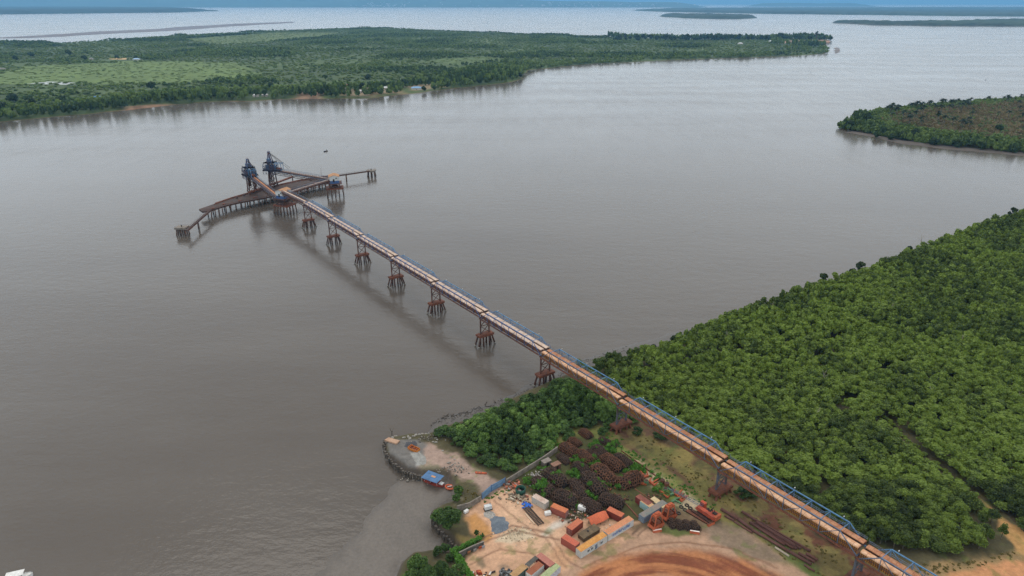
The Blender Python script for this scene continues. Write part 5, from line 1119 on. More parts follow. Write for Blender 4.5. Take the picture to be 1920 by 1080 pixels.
# bottom edge: workers' clutter, scrap, white motor boat
def litter(px, py, n, spread, cols, label, name, size=.6, seed=2):
    rr = random.Random(seed); m = MB(); mats_ = [mat('scrap '+c_[1:], hx(c_), hx(c_, .7), 1.5) for c_ in cols]; p = G(px, py)
    for i in range(n):
        m.mi = rr.randrange(len(cols)); x, y = rr.gauss(0, spread), rr.gauss(0, spread*.7); s_ = size*rr.uniform(.4, 1.4)
        m.box((x, y, s_*.3+rr.random()*.5*max(0, 1-abs(x)/spread/2)), (s_*rr.uniform(.4, 2), s_*rr.uniform(.3, 1), s_*.6), rr.random()*3)
    o = m.build(name, mats_); o.location = p; return tag(o, label, 'scrap', kind='stuff')
litter(948, 1077, 60, 1.3, ['#4a4a4a', '#7a7c7c', '#38383a'], 'heap of grey scrap metal at the bottom edge', 'scrap_debris', .7, 4)
litter(905, 1080, 34, 1.6, ['#e0dcd4', '#c07030', '#3a3034', '#d0a050', '#a04030'], 'mixed bags and crates at the bottom edge by the hedge', 'yard_debris', .8, 7)
litter(962, 915, 60, 2.4, ['#b5705a', '#c4623c', '#8a5a48', '#9a9490'], 'orange and brown scrap behind the blue gate', 'scrap_debris', .8, 9)
litter(975, 935, 80, 2.6, ['#a89a84', '#8a7c68', '#c4b8a4', '#75685a'], 'pale timber scrap behind the blue gate', 'timber_debris', .6, 11)
litter(1078, 968, 90, 2.6, ['#8a6a58', '#c8b8a8', '#a05a44', '#5a4a40'], 'broken litter between the chain heaps and the red containers', 'yard_debris', .5, 13)
litter(965, 1000, 120, 3.4, ['#c9bda8', '#b3a48e', '#a29078'], 'pale broken stone on the yard floor', 'stone_debris', .28, 15)
litter(1005, 893, 50, 1.6, ['#b5b2ac', '#9a9490', '#c6c2ba'], 'pale rubble along the wall beside the chain heaps', 'stone_debris', .5, 17)
for px_, py_, lb_, sd_ in ((1080,865,'loose rusty links between the upper chain heaps',31),(1120,915,'loose rusty links beside the large central chain heap',32),(1045,925,'loose rusty links between the lower chain heaps',33),(1160,935,'loose rusty links below the crosswise chain heap',34),(1225,935,'rusty offcuts behind the container block',35)):
    litter(px_, py_, 45, 2.6, ['#6a4636', '#54403a', '#8a5d42'], lb_, 'scrap_debris', .55, sd_)
litter(1150, 990, 40, 2.2, ['#b89478', '#a08068', '#d8ccc0'], 'dirt and offcuts inside the container row', 'yard_debris', .4, 19)
for px_, py_, n_, lb_, sd_ in ((730,866,70,'grey rubble along the wall of the stone jetty',21),(765,886,60,'grey rubble by the boat end of the stone jetty',22),(800,822,50,'pale stones along the upper edge of the stone jetty',23),(850,880,70,'scattered stones along the dirt track of the stone jetty',24)):
    litter(px_, py_, n_, 2.6, ['#7d776e', '#9a948a', '#5a554e'], lb_, 'stone_debris', .4, sd_)
p = P(33, 1087, 0); r = thing('motor_boat', 'white motor boat cut off by the bottom corner of the photo', 'boat', p, R(20)); hull(MB(), 9.0, 3.0, 1.2).build('hull', WPL, r); m = MB(); m.box((-.3, 0, 2.5), (5.0, 2.6, .15)); m.build('hard_top', WPL, r); m = MB()
for x in (-2.4, 1.8):
    for y in (-1.1, 1.1): m.cyl((x, y, 1), (x, y, 2.5), .06, n=5)
m.build('post', BROWN, r)
# boats out on the river
DHULL = mat('dark timber hull', hx('#3c3430'), hx('#57483c'), .8)
cn = thing('fishing_canoe', 'tiny dark boat with a faint wake beyond the far shiploader', 'fishing boat', P(611, 284, 0), R(48), 'fishing boats on the river'); hull(MB(), 6.0, 1.4, .7).build('hull', DHULL, cn); m = MB(); m.box((-1.6, 0, .9), (1.2, .9, .7)); m.build('cargo', BLUED, cn); m = MB(); m.cyl((1, 0, .8), (1, 0, 2.6), .3, .2, n=6); m.build('boatman', DARK, cn)
for px, py, lb in ((1521, 139, 'dark fishing boat below the island point'), (1520.5, 135.5, 'smaller dark fishing boat just above another below the island point'), (1742, 103, 'small fishing boat in mid channel above the headland'), (1871, 113, 'larger fishing boat near the right edge of the channel'), (1873, 106.5, 'smaller fishing boat behind the larger one near the right edge'), (1848, 150, 'lone faint fishing boat nearest the headland'), (1889, 81, 'faintest fishing boat far up the channel')):
    dup(cn, P(px, py, 0), R(random.uniform(20, 160)), .6 if py > 100 else .9, lb)
# ------------------------------------------------------------------ vegetation
def _cube24():
    g = np.linspace(-1, 1, 3); V, Q = [], []
    for ax in range(3):
        for sg in (-1, 1):
            b = len(V)
            for i in range(3):
                for j in range(3):
                    p = [0, 0, 0]; p[ax] = sg; p[(ax+1) % 3] = g[i]; p[(ax+2) % 3] = g[j]*sg; V.append(p)
            for i in range(2):
                for j in range(2): a = b+i*3+j; Q.append((a, a+3, a+4, a+1))
    V = np.array(V, float); return V/np.linalg.norm(V, axis=1)[:, None], np.array(Q)
CV, CQ = _cube24()
def crown(seed, Rr, zlo, zhi, nl, cards, cs, core=.82, flat=1.0, spread=.62, lr=(.38, .58), nj=.6, rj=(.84, 1.16), lv=.1):
    g = np.random.default_rng(seed); H = zhi-zlo; c = []
    for i in range(nl):
        a = 2*math.pi*(i+g.random()*.7)/nl*1.0; r = Rr*spread*(0 if i == 0 else (.45+.55*g.random()))
        zz = zhi-H*(.28 if i == 0 else .3+.45*g.random()*(.4+r/Rr))
        c.append((math.cos(a)*r, math.sin(a)*r, zz))
    c = np.array(c); rl = Rr*g.uniform(lr[0], lr[1], nl); rl[0] *= 1.1; rz = np.minimum(rl*1.05, H*.5)*flat
    sc = np.stack([rl, rl, rz], 1); lt = g.uniform(-lv, lv, nl)
    Vs, Qs, T = [], [], []; b = 0
    if core:
        for i in range(nl):
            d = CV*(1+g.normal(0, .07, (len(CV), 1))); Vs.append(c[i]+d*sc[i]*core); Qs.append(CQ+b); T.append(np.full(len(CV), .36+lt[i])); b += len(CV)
    k = g.integers(0, nl, cards); d = g.normal(size=(cards, 3)); d[:, 2] = np.abs(d[:, 2])*1.05-.28; d /= np.linalg.norm(d, axis=1)[:, None]
    p = c[k]+d*sc[k]*g.uniform(rj[0], rj[1], cards)[:, None]
    n = d+g.normal(0, nj, (cards, 3)); n /= np.linalg.norm(n, axis=1)[:, None]
    u = np.cross(n, g.normal(size=(cards, 3))); u /= np.linalg.norm(u, axis=1)[:, None]; v = np.cross(n, u)
    s = (cs*g.uniform(.55, 1.3, cards))[:, None]; u, v = u*s, v*s*.8
    quad = np.stack([p-u-v*.6, p+u*.7-v, p+u+v*.6, p-u*.6+v], 1).reshape(-1, 3)
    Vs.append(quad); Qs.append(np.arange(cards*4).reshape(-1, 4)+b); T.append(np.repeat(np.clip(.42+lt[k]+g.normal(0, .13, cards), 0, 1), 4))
    return np.concatenate(Vs), np.concatenate(Qs), np.concatenate(T)
def trunk_mb(h, r, limbs, seed, Rr=2.0):
    rr = random.Random(seed); m = MB(); m.cyl((0, 0, -.6), (.12, .08, h*.55), r, r*.7, 7); m.cyl((.12, .08, h*.55), (.1, -.1, h*.95), r*.7, r*.3, 6)
    for i in range(limbs):
        a = 2*math.pi*i/limbs+rr.random(); z = h*rr.uniform(.4, .65); m.cyl((.1, .05, z), (math.cos(a)*Rr*.6, math.sin(a)*Rr*.6, z+h*.3), r*.4, r*.15, 5)
    return m
def join(parts):
    """parts: (template, x, y, z, scale xyz, rot, tint) -> one set of arrays"""
    Vs, Qs, T, b = [], [], [], 0
    for (V, Q, t), x, y, z, s, a, dt in parts:
        ca, sa = math.cos(a), math.sin(a); vx, vy = V[:, 0]*s[0], V[:, 1]*s[0]
        Vs.append(np.stack([vx*ca-vy*sa+x, vx*sa+vy*ca+y, V[:, 2]*s[1]+z], 1)); Qs.append(Q+b); b += len(V); T.append(np.clip(t+dt, 0, 1))
    return np.concatenate(Vs), np.concatenate(Qs), np.concatenate(T)
def stuff(name, parts, material, label, cat):
    V, Q, T = join(parts); o = link(name, np_mesh(name, V, Q, material, tint=T)); return tag(o, label, cat, kind='stuff')
class Kind:
    """one kind of tree: prototypes that are moved into place the first time and copied afterwards"""
    def __init__(s, name, cat, crowns, trunk, leaf=None, part='crown'):
        s.name, s.cat, s.n, s.used = name, cat, len(crowns), set(); s.me = []
        for i, (V, Q, T) in enumerate(crowns): s.me.append((np_mesh(part, V, Q, leaf or LEAF, tint=T), trunk(i).mesh('trunk', BARK)))
        s.root = {}; s.part = part
    def put(s, x, y, z, sc, rz, t, label, group, i=None):
        i = random.randrange(s.n) if i is None else i; col = (t, 0, 0, 1); sc = sc if hasattr(sc, '__len__') else (sc, sc, sc)
        if i not in s.root:
            r = thing(s.name, label, s.cat, (x, y, z), rz, group); r.scale = sc; s.root[i] = r
            for nm, me in ((s.part, s.me[i][0]), ('trunk', s.me[i][1])): o = link(nm, me, r); o.color = col
            r.color = col; return r
        return dup(s.root[i], (x, y, z), rz, sc, label, group, col)
def scatter(poly, step, seed, jit=.42):
    g = np.random.default_rng(seed); x0, y0 = poly.min(0); x1, y1 = poly.max(0)
    X, Y = np.meshgrid(np.arange(x0, x1, step), np.arange(y0, y1, step)); X[1::2] += step/2
    X, Y = X+g.uniform(-jit, jit, X.shape)*step, Y+g.uniform(-jit, jit, Y.shape)*step
    k = sdist(X, Y, poly) > 0; return X[k], Y[k]
def pix(x, y, z):
    z = z-CAM_H; f = y*math.cos(PITCH)-z*math.sin(PITCH); u = y*math.sin(PITCH)+z*math.cos(PITCH); return 960+FPX*x/f, 540-FPX*u/f, f

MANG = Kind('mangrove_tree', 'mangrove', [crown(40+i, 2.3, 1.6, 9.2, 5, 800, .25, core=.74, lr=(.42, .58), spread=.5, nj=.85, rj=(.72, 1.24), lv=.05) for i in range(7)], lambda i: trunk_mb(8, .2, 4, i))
MT = [crown(80+i, 2.25, 2.2, 9.2, 4, 270, .35, core=.78, lr=(.42, .58), spread=.5, nj=.85, rj=(.74, 1.22), lv=.05) for i in range(6)]
MT2 = [crown(90+i, 2.2, 2.6, 9.2, 3, 120, .5, core=.8, lr=(.44, .6), spread=.5, nj=.8, rj=(.76, 1.2), lv=.05) for i in range(6)]
FOREST = W([(1075,716),(1120,696),(1180,680),(1225,674),(1260,658),(1400,596),(1540,546),(1620,523),(1710,485),(1800,448),(1900,416),(2000,384),(2330,325),(2700,600),(2600,1010),(2150,1055),(1950,1018),(1908,992),(1872,960),(1800,904),(1740,858),(1690,812),(1655,780),(1640,790),(1690,848),(1760,897),(1830,947),(1862,985),(1880,1012),(1850,1030),(1780,1040),(1700,1035),(1640,1030),(1560,985),(1450,925),(1340,862),(1240,800),(1170,752),(1120,728)], 2.5)
fx, fy = scatter(FOREST, 2.55, 5)
ax_, bx_ = axis_pt(6), axis_pt(10.5)
dist = np.hypot(fx, fy)
pxx, pyy, dep = pix(fx, fy, 8.0)
inside = (pxx > -10) & (pxx < 1935) & (pyy < 1090) & (pyy > 0)
g_ = np.random.default_rng(8); patch = fbm(fx, fy, 34, 4, 6.6); patch2 = fbm(fx, fy, 11, 3, 16.)
tint = np.clip(.45+(patch-.5)*1.1+(patch2-.5)*.4+np.where((patch > .55) & (g_.random(len(fx)) < .16), .3, 0), .06, 1.1)
# the corner by the track is a brighter, lower stand
near_low = sstep(430, 180, fy+.15*fx)*.12
hs_ = g_.normal(1, .17, len(fx)).clip(.5, 1.6)*(.9+.3*(fbm(fx, fy, 18, 3, 9.)-.2)); ws_ = g_.normal(1, .18, len(fx)).clip(.6, 1.5)
gap = (fbm(fx, fy, 9, 3, 71.) > .715)          # small openings in the stand
lowh = 1-.38*sstep(330, 190, fy)
hs_ *= lowh
tint = np.clip(tint+near_low+g_.normal(0, .15, len(fx)), .1, 1.1)
depth_order = np.argsort(np.where(inside & ~gap, dep, 1e9))
indiv = set(depth_order[:300].tolist())
rest = []
TONE = ('dark green', 'mid green', 'light yellow green')
for i in range(len(fx)):
    if gap[i]: continue
    x, y, tt = fx[i], fy[i], tint[i]; rz = float(g_.random()*6.28)
    if i in indiv:
        tone = TONE[0 if tt < .45 else 1 if tt < .72 else 2]; size = 'low' if hs_[i] < .75 else 'tall'
        MANG.put(x, y, 2.5, (ws_[i]*1.02, ws_[i]*1.02, hs_[i]), rz, float(tt), '%s %s mangrove crown in the stand between conveyor bridge and sandy track' % (tone, size) if pxx[i] < 1690+(pyy[i]-800)*.85 else '%s %s mangrove crown in the stand beyond the sandy track' % (tone, size), 'mangrove trees of the near stand')
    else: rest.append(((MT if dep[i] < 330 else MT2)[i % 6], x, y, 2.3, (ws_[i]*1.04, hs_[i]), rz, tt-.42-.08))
TRK = W([(1640,790),(1655,782),(1692,814),(1742,860),(1802,906),(1845,945),(1822,940),(1760,896),(1690,847)], 2.5); tx_, ty_ = scatter(TRK, 1.7, 77)
for x, y in zip(tx_, ty_):
    if g_.random() < .8: rest.append((MT[int(g_.integers(6))], x, y, 2.6, (g_.uniform(.3, .6), g_.uniform(.1, .24)), g_.random()*6, .2+g_.normal()*.1))
stuff('mangrove_forest', rest, LEAF, 'dense mangrove forest covering the shore to the right of the bridge', 'forest')
print('forest', len(fx), len(rest))
# taller trees that stand out along the water's edge
TALL = Kind('shore_tree', 'tree', [crown(140+i, 2.8, 4.0, 13.0, 8, 420, .4, lr=(.26, .42), spread=.72) for i in range(3)], lambda i: trunk_mb(11, .26, 5, i+30, 3.0))
for px, py, s_, t_, lb in ((1541,542,1.2,.4,'slender tree with open crown standing above the mangrove edge'), (1608,520,1.25,.35,'double crowned tree rising above the mangrove edge'), (1596,524,.95,.3,'small dark tree beside the double crowned one at the mangrove edge'), (1702,482,1.0,.4,'tree standing above the mangrove edge halfway to the frame side'), (1893,414,1.35,.3,'tallest dark tree of the mangrove edge at the frame side'), (1842,434,1.0,.35,'dark tree near the tallest one along the mangrove edge'),
   (1480,566,.95,.4,'round tree just above the crowns of the mangrove edge'), (1262,655,.95,.3,'dark round tree where the mangrove edge meets the mud'), (1225,668,.8,.3,'first dark tree of the mangrove edge beyond the bridge')):
    q_ = P(px, py+2, 2.0); TALL.put(q_.x, q_.y, 1.0, s_*.88, random.random()*6, t_, lb, 'trees along the mangrove edge')
bare = MB(); bare.cyl((0, 0, 0), (.6, 0, 9), .2, .06, 6); bare.cyl((.3, 0, 5), (1.8, .4, 7.8), .08, .03, 5); bare.cyl((.4, 0, 6.5), (-.8, .2, 8.6), .07, .03, 5)
bm_ = bare.mesh('bare_trunk', mat('bleached wood', hx('#a59c90'), hx('#857c72'), 1.5))
for px, py, lb, s_ in ((1728,474,'leaning bare trunk above the mangrove edge', 1.5), (1436,600,'pale bare trunk inside the upper mangrove forest', 1.3), (1533,728,'pale crooked bare trunk in the middle of the mangrove forest', 1.25), (1803,660,'grey bare branches in the mangrove forest', 1.2), (1360,650,'thin bare trunk low in the mangrove forest near the bridge', 1.15), (1660,600,'thin bare trunk in the upper middle of the mangrove forest', 1.2), (1585,690,'short grey snag in the middle of the mangrove forest', 1.1), (1520,800,'grey snag where the mangrove canopy thins above the bridge', 1.1), (1900,760,'pale snag in the stand beyond the sandy track', 1.0), (1745,760,'grey snag at the inner end of the sandy track', 1.05)):
    o = link('bare_trunk', bm_); q_ = P(px, py, 3); o.location = q_; o.scale = (s_,)*3; o.rotation_euler = (.1, .15, random.random()*6); tag(o, lb, 'dead tree', 'bare trunks in the forest')
# bushes and trees on the waterside of the bridge
BUSHY = Kind('bushy_tree', 'bushy tree', [crown(160+i, 2.9, .2, 5.8, 10, 760, .3, spread=.78, lr=(.24, .42)) for i in range(6)], lambda i: trunk_mb(4.4, .2, 4, i+60), LEAF_BUSH)
CL = W([(812,815),(868,800),(930,770),(1000,742),(1060,716),(1100,722),(1150,758),(1190,790),(1165,806),(1120,806),(1088,812),(1040,842),(990,876),(955,892),(925,882),(895,866),(865,850),(838,836)], 2.5)
bx, by = scatter(CL, 3.9, 21); h_ = sstep(0, 14, sdist(bx, by, CL)); bp_ = fbm(bx, by, 16, 3, 14.)
for x, y, hh, tt in zip(bx, by, h_, bp_):
    t_ = float(np.clip(.54+(tt-.5)*1.5+random.gauss(0, .13), .15, 1.05)); hz = .55+.75*hh*random.uniform(.7, 1.2)
    tone = TONE[0 if t_ < .42 else 1 if t_ < .6 else 2]
    BUSHY.put(x, y, gz(x, y)-.2, (random.uniform(.8, 1.2), random.uniform(.8, 1.2), hz), random.random()*6, t_, '%s bushy tree in the thicket between the stone jetty and the bridge' % tone if x < 25 else '%s bushy tree in the thicket close under the bridge' % tone, 'bushy trees on the waterside of the bridge')
for px, py, s_, hz, t_, lb in ((1196,812,.9,.6,.35,'dark bush beside the dry land pier'), (1238,822,1.1,.6,.35,'dark bush under the bridge span past the dry land pier'), (1130,815,.9,.7,.5,'bush at the corner of the chain heaps'), 
   (1390,928,1.0,.7,.3,'dark bush close behind the pier beside the crane'), (1408,930,.9,.6,.3,'second dark bush behind the pier beside the crane'), (1565,1012,1.0,.6,.3,'dark bush under the bridge above the pipe stack'), (1540,1000,.8,.5,.35,'small dark bush under the bridge above the pipe stack'), (1250,928,.6,.35,.75,'bright low bush beside the orange anchors'),
   (860,925,.75,.75,.6,'bright bush between the dinghy and the wall'), (856,938,.6,.5,.55,'small bush beside the bright one by the wall'), (818,968,.85,.55,.6,'light bush at the water side of the big round tree'), (893,1003,.32,.4,.4,'small bush on the end of the hedge'), (905,1008,.3,.35,.6,'small light bush at the hedge corner')):
    q_ = G(px, py); BUSHY.put(q_.x, q_.y, q_.z-.1, (s_, s_, hz), random.random()*6, t_, lb, 'single bushes round the yard')
BROAD = Kind('round_tree', 'round tree', [crown(180+i, 4.6, 1.2, 8.8, 13, 1500, .36, spread=.74, lr=(.28, .42)) for i in range(2)], lambda i: trunk_mb(7, .32, 6, i+80, 4.0), LEAF_BUSH)
q_ = G(843, 990); BROAD.put(q_.x, q_.y, q_.z-.3, 1.0, 1.0, .4, 'big dense round tree on the bank behind the pile wall', 'single trees by the yard', 0)
for px, py, s_, t_, lb in ((785,1072,.86,.62,'leafy light green tree at the bottom edge by the mud flat'), (800,1092,.8,.5,'tree at the bottom edge behind the light green one'), (826,1080,.7,.4,'darker tree at the bottom edge next to the hedge'), (772,1100,.8,.55,'tree cut by the bottom edge at the mud flat'), (848,1092,.7,.45,'bushy tree cut by the bottom edge under the hedge')):
    q_ = G(px, py); BROAD.put(q_.x, q_.y, q_.z-.3, (s_*.85, s_*.85, s_*.9), random.random()*6, t_, lb, 'single trees by the yard')
for px, py, s_, hz, t_, lb in ((835,1030,.7,.6,.35,'olive shrub on the bare bank below the pile wall'), (822,1040,.6,.6,.35,'small olive shrub on the bank by the mud flat'), (862,1075,.8,.6,.6,'shrub beside the bright hedge at the bottom edge'), (843,1050,.6,.5,.4,'shrub at the corner of the two hedges')):
    q_ = G(px, py); BUSHY.put(q_.x, q_.y, q_.z-.1, (s_, s_, hz), random.random()*6, t_, lb, 'single bushes round the yard')
# hedges
def hedge(pts, wd, h, label, seed):
    g = np.random.default_rng(seed); w_ = [G(a, b_) for a, b_ in pts]; c = w_[0].copy(); L = walk([p-c for p in w_], .7); parts = []
    V, Q, T = crown(seed, wd*.62, .1, h, 2, 70, .3, spread=.4)
    for p in L: parts.append(((V, Q, T), p.x+g.normal()*.15, p.y+g.normal()*.15, p.z-.1, (g.uniform(.85, 1.15), g.uniform(.85, 1.15)), g.random()*6, g.normal()*.06))
    V, Q, T = join(parts); o = link('hedge', np_mesh('hedge', V, Q, LEAF_BR, tint=T)); o.location = c; tag(o, label, 'hedge', 'bright green hedges')
hedge([(848,1038), (872,1027), (904,1012)], 2.2, 1.7, 'bright green hedge above the stained wall', 31)
hedge([(853,1046), (868,1064), (886,1090), (900,1115)], 2.6, 1.9, 'bright green hedge along the yard side running out of the bottom edge', 32)
# weeds among the heaps, grass along the strip
g = np.random.default_rng(44); wt = [crown(300+i, .9, 0, .7, 4, 44, .2, core=.6) for i in range(4)]; parts = []
spots = [(475,150,14),(1050,240,30),(1240,330,18),(560,240,14),(800,420,12),(1040,500,26),(810,610,24),(370,790,22),(420,860,14),(790,980,18),(620,690,10),(1560,520,22),(1650,560,10),(1290,230,12),(1160,800,10),(220,700,10),(1390,760,10),(990,880,12),(1790,640,8),(1840,800,8),(1480,590,8),(400,540,12),(700,120,10),(350,470,6)]
for zx, zy, n in spots:
    c = G(960+zx/6.75, 800+zy/6.75)
    for _ in range(n):
        x, y = c.x+g.normal()*1.5, c.y+g.normal()*1.7; s_ = g.uniform(.6, 1.5); up = max([0]+[2.7*(1-((x-h_.x)**2+(y-h_.y)**2)/(.36*l_)**2) for h_, l_ in HEAPS]); parts.append((wt[g.integers(4)], x, y, gz(x, y)+g.uniform(-.1, .4)+up, (s_, s_*g.uniform(.7, 1.9)), g.random()*6, g.normal()*.12))
for _ in range(150):      # grass fringe round the heap field, the wall and the hedge corner
    px, py = ((g.uniform(1130, 1345), 0), (g.uniform(870, 960), 0))[int(g.random() < .2)]
    py = (815+(px-1130)*.66+g.normal()*8) if px > 1000 else (955-(px-870)*.45+g.normal()*4)
    p = G(px, py); s_ = g.uniform(.35, .8); parts.append((wt[g.integers(4)], p.x, p.y, p.z-.15, (s_, s_*.8), g.random()*6, g.normal()*.15-.1))
stuff('weeds', parts, LEAF_BR, 'bright green weeds and creeper growing among the chain heaps', 'weeds')
parts = []; dt_ = [crown(330+i, .9, 0, .7, 3, 22, .34, core=.6) for i in range(4)]
for poly, n in (([(1180,800),(1300,870),(1420,950),(1520,1010),(1640,1075),(1560,1065),(1450,1000),(1330,930),(1210,845)], 520), ([(1420,1005),(1500,1050),(1560,1090),(1480,1055)], 60), ([(1700,1060),(1850,1050),(1895,1030),(1910,1045),(1800,1070),(1700,1085)], 160), ([(850,900),(905,930),(880,945),(845,935)], 50)):
    pw = W(poly, GZ); X_, Y_ = g.uniform(pw[:, 0].min(), pw[:, 0].max(), n*3), g.uniform(pw[:, 1].min(), pw[:, 1].max(), n*3); k = sdist(X_, Y_, pw) > 0
    for x, y in list(zip(X_[k], Y_[k]))[:n]: s_ = g.uniform(.25, .7); parts.append((dt_[g.integers(4)], x, y, gz(x, y)-.12, (s_, s_*.7), g.random()*6, g.normal()*.2+.1))
stuff('dry_grass', parts, leaf_mat('dry grass leaves', [(0.0, hx('#424526')), (.5, hx('#615c33')), (1.0, hx('#776c3e'))]), 'tufts of dry grass under the bridge and along the track', 'dry grass')

# ------------------------------------------------------------------ trees of the islands
FT = [crown(400+i, 6.0, .5, 9.5, 3, 22, 2.5, core=.86) for i in range(6)]
FT3 = [crown(420+i, 6.0, 0.2, 9.0, 3, 8, 3.0, core=.95)for i in range(4)]
def island_wood(poly, step, seed, keepf, name, label, tmpl, zf, tf, hf, far=None):
    x, y = scatter(poly, step, seed, .5); k = keepf(x, y); x, y = x[k], y[k]; g = np.random.default_rng(seed+1); z, t_, h = zf(x, y), tf(x, y)+g.normal(0, .12, len(x)), hf(x, y)
    parts = [(tmpl[int(g.integers(len(tmpl)))], x[i], y[i], z[i]-.3, (g.uniform(.65, 1.25), h[i]*g.uniform(.7, 1.3)), g.random()*6, t_[i]-.42) for i in range(len(x))]
    return stuff(name, parts, LEAF_FAR, label, 'wood')
FIELD = [W(p) for p in ([(-200,165),(0,142),(60,127),(150,121),(300,117),(440,121),(468,135),(460,150),(330,158),(150,156),(0,163)], [(330,75),(520,62),(640,62),(600,72),(420,84)], [(800,115),(900,108),(960,112),(900,122),(820,124)])]
VIL = W([(1468,86),(1552,83),(1562,78),(1545,75.5),(1474,77)])
CLEAR = [(*P(a, b_, 2)[:2], r_) for a, b_, r_ in ((575,168,19),(583,165,16),(565,170,14),(656,162,13),(644,165,11),(681,173,19),(728,167,18),(740,166,14),(781,167,22),(800,164,16),(182,187,14),(245,190,12),(256,113,28),(222,112,30),(482,181,12),(497,180,12),(1500,79,60),(1520,78,60),(1540,77,60),(1480,80,50),(1464,82,20),(1388,83,20))]
def inland(x, y): return sdist(x, y, isl_poly)
def isl_keep(x, y):
    d = inland(x, y); n = fbm(x, y, 260, 4, 3.3); n2 = fbm(x, y, 60, 3, 8.8); f = np.maximum.reduce([sdist(x, y, p) for p in FIELD])
    shore = (d < 150) & (y < 2200); r = np.random.default_rng(2).random(len(x))
    pr = np.where(shore, .95, np.clip((n-.42)*3.2+(n2-.5)*1.5+.25, .05, .95)); back = (d < 120) & (y > 2900) & (x > 200); pr = np.where(f > 0, .3, np.where(back, .97, np.maximum(pr, .35)))
    pr = np.where(sdist(x, y, VIL) > 0, 0, pr)
    for cx_, cy_, rr_ in CLEAR: pr = np.where((x-cx_)**2/rr_**2+(y-cy_+rr_*.9)**2/(rr_*2.1)**2 < 1, 0, pr)
    return (d > np.where(y < 1750, 12, 7)) & (r < pr)
def isl_t(x, y): f = np.maximum.reduce([sdist(x, y, p) for p in FIELD]); n = sstep(.5, .64, fbm(x, y, 260, 4, 3.3)); return np.clip(.52-.3*n+(fbm(x, y, 120, 3, 5.)-.5)*.8+.1*sstep(60, 500, inland(x, y))+np.where(f > 0, .26, 0)-.1*(y > 2900)*(inland(x, y) < 120), .1, .95)
def isl_h(x, y):
    n = sstep(.5, .64, fbm(x, y, 260, 4, 3.3)); sh = 1-sstep(90, 220, inland(x, y)); back = sstep(2300, 2500, y)*sstep(500, 600, x)
    base = np.where((x > 60) & (y < 2700), .42, 1.05)
    f = np.maximum.reduce([sdist(x, y, p) for p in FIELD]); return np.where(f > 0, .16, .34+.5*n+.75*sh*base*sstep(3200, 2600, y)+1.3*(y > 2900)*(inland(x, y) < 120)*(x > 500))
island_wood(isl_poly, 13.0, 61, isl_keep, 'island_forest', 'patchy green woodland and scrub covering the island across the river', FT, lambda x, y: np.full(len(x), 2.6), isl_t, isl_h)
# shore trees and back tree line of the island, one by one
IST = Kind('island_tree', 'tree', [crown(450+i, 6.5, 1.2, 12.5, 6, 130, 1.5, core=.84) for i in range(5)], lambda i: trunk_mb(9, .5, 4, i+90, 5), LEAF_FAR)
sx = [(8,212,1.5,'s'),(28,196,1.6,'s'),(45,208,1.1,'l'),(62,200,1.2,'s'),(95,206,1.0,'s'),(118,196,1.2,'s'),(150,203,1.0,'s'),(178,198,1.15,'s'),(205,197,1.0,'l'),(228,203,.9,'s'),(262,193,1.1,'l'),(285,170,1.5,'s'),(300,190,.9,'s'),(330,188,1.15,'l'),(318,178,1.0,'s'),(352,178,1.2,'s'),(380,187,1.1,'s'),(405,185,1.0,'s'),(435,186,1.15,'s'),(455,170,1.2,'s'),(468,176,1.0,'l'),(500,182,1.0,'s'),(508,168,1.2,'s'),(530,176,1.1,'s'),(548,174,1.2,'s'),(578,184,.8,'s'),(595,182,.95,'s'),(606,180,1.15,'s'),(622,181,.9,'s'),(640,165,1.3,'s'),(655,181,1.0,'s'),(668,178,1.1,'s'),(680,170,1.2,'s'),(700,177,.9,'s'),(715,177,.8,'s'),(745,171,1.1,'l'),(757,166,1.4,'s'),(770,173,.9,'s'),(795,172,.8,'s'),(815,170,.9,'s'),(840,165,.8,'s'),(690,150,1.1,'s'),(610,150,1.1,'l'),(860,158,.9,'s'),(900,155,1.0,'s'),(930,150,.9,'s'),(960,148,1.0,'s'),(975,147,1.0,'s'),(130,105,1.6,'s'),(60,108,1.4,'s'),(220,112,1.2,'s'),(255,112,1.0,'s'),(160,115,1.3,'s'),(30,115,1.3,'s')]
HPX = [(575,171),(583,167),(578,168),(563,171),(656,163),(644,166),(678,174),(687,175),(723,168),(734,168),(742,166),(781,168),(182,187),(245,190),(480,182),(497,181)]
for i, (px, py, s_, k) in enumerate(sx):
    if any(abs(px-a) < 13 and -2 < py-b_ < 26 for a, b_ in HPX): continue
    q_ = P(px, py, 2); t_ = .5 if k == 's' else .72; IST.put(q_.x, q_.y, 2, (s_*random.uniform(.85, 1.1), s_*.95, s_*random.uniform(.9, 1.1)), random.random()*6, t_+random.gauss(0, .05), ('dark' if k == 's' else 'light olive')+(' tree on the island shore among the village houses' if 540 < px < 830 else ' tree inland behind the island meadow' if py < 130 else ' tree on the island shore near the wooded tip' if px >= 830 else ' tree on the island shore west of the village'), 'trees on the island shore')
for i in range(60):
    px = random.uniform(1145, 1480); q_ = P(px, 76-(px-1150)*.004+random.uniform(-1, 1.5), 2); s_ = random.choice((1.1, 1.25, 1.4, 1.7, 2.0))*random.uniform(.9, 1.1)
    IST.put(q_.x, q_.y, 2, (s_, s_, s_*random.uniform(.9, 1.15)), random.random()*6, .4, 'dark tree in the distant tree line behind the island meadow', 'distant island tree line')
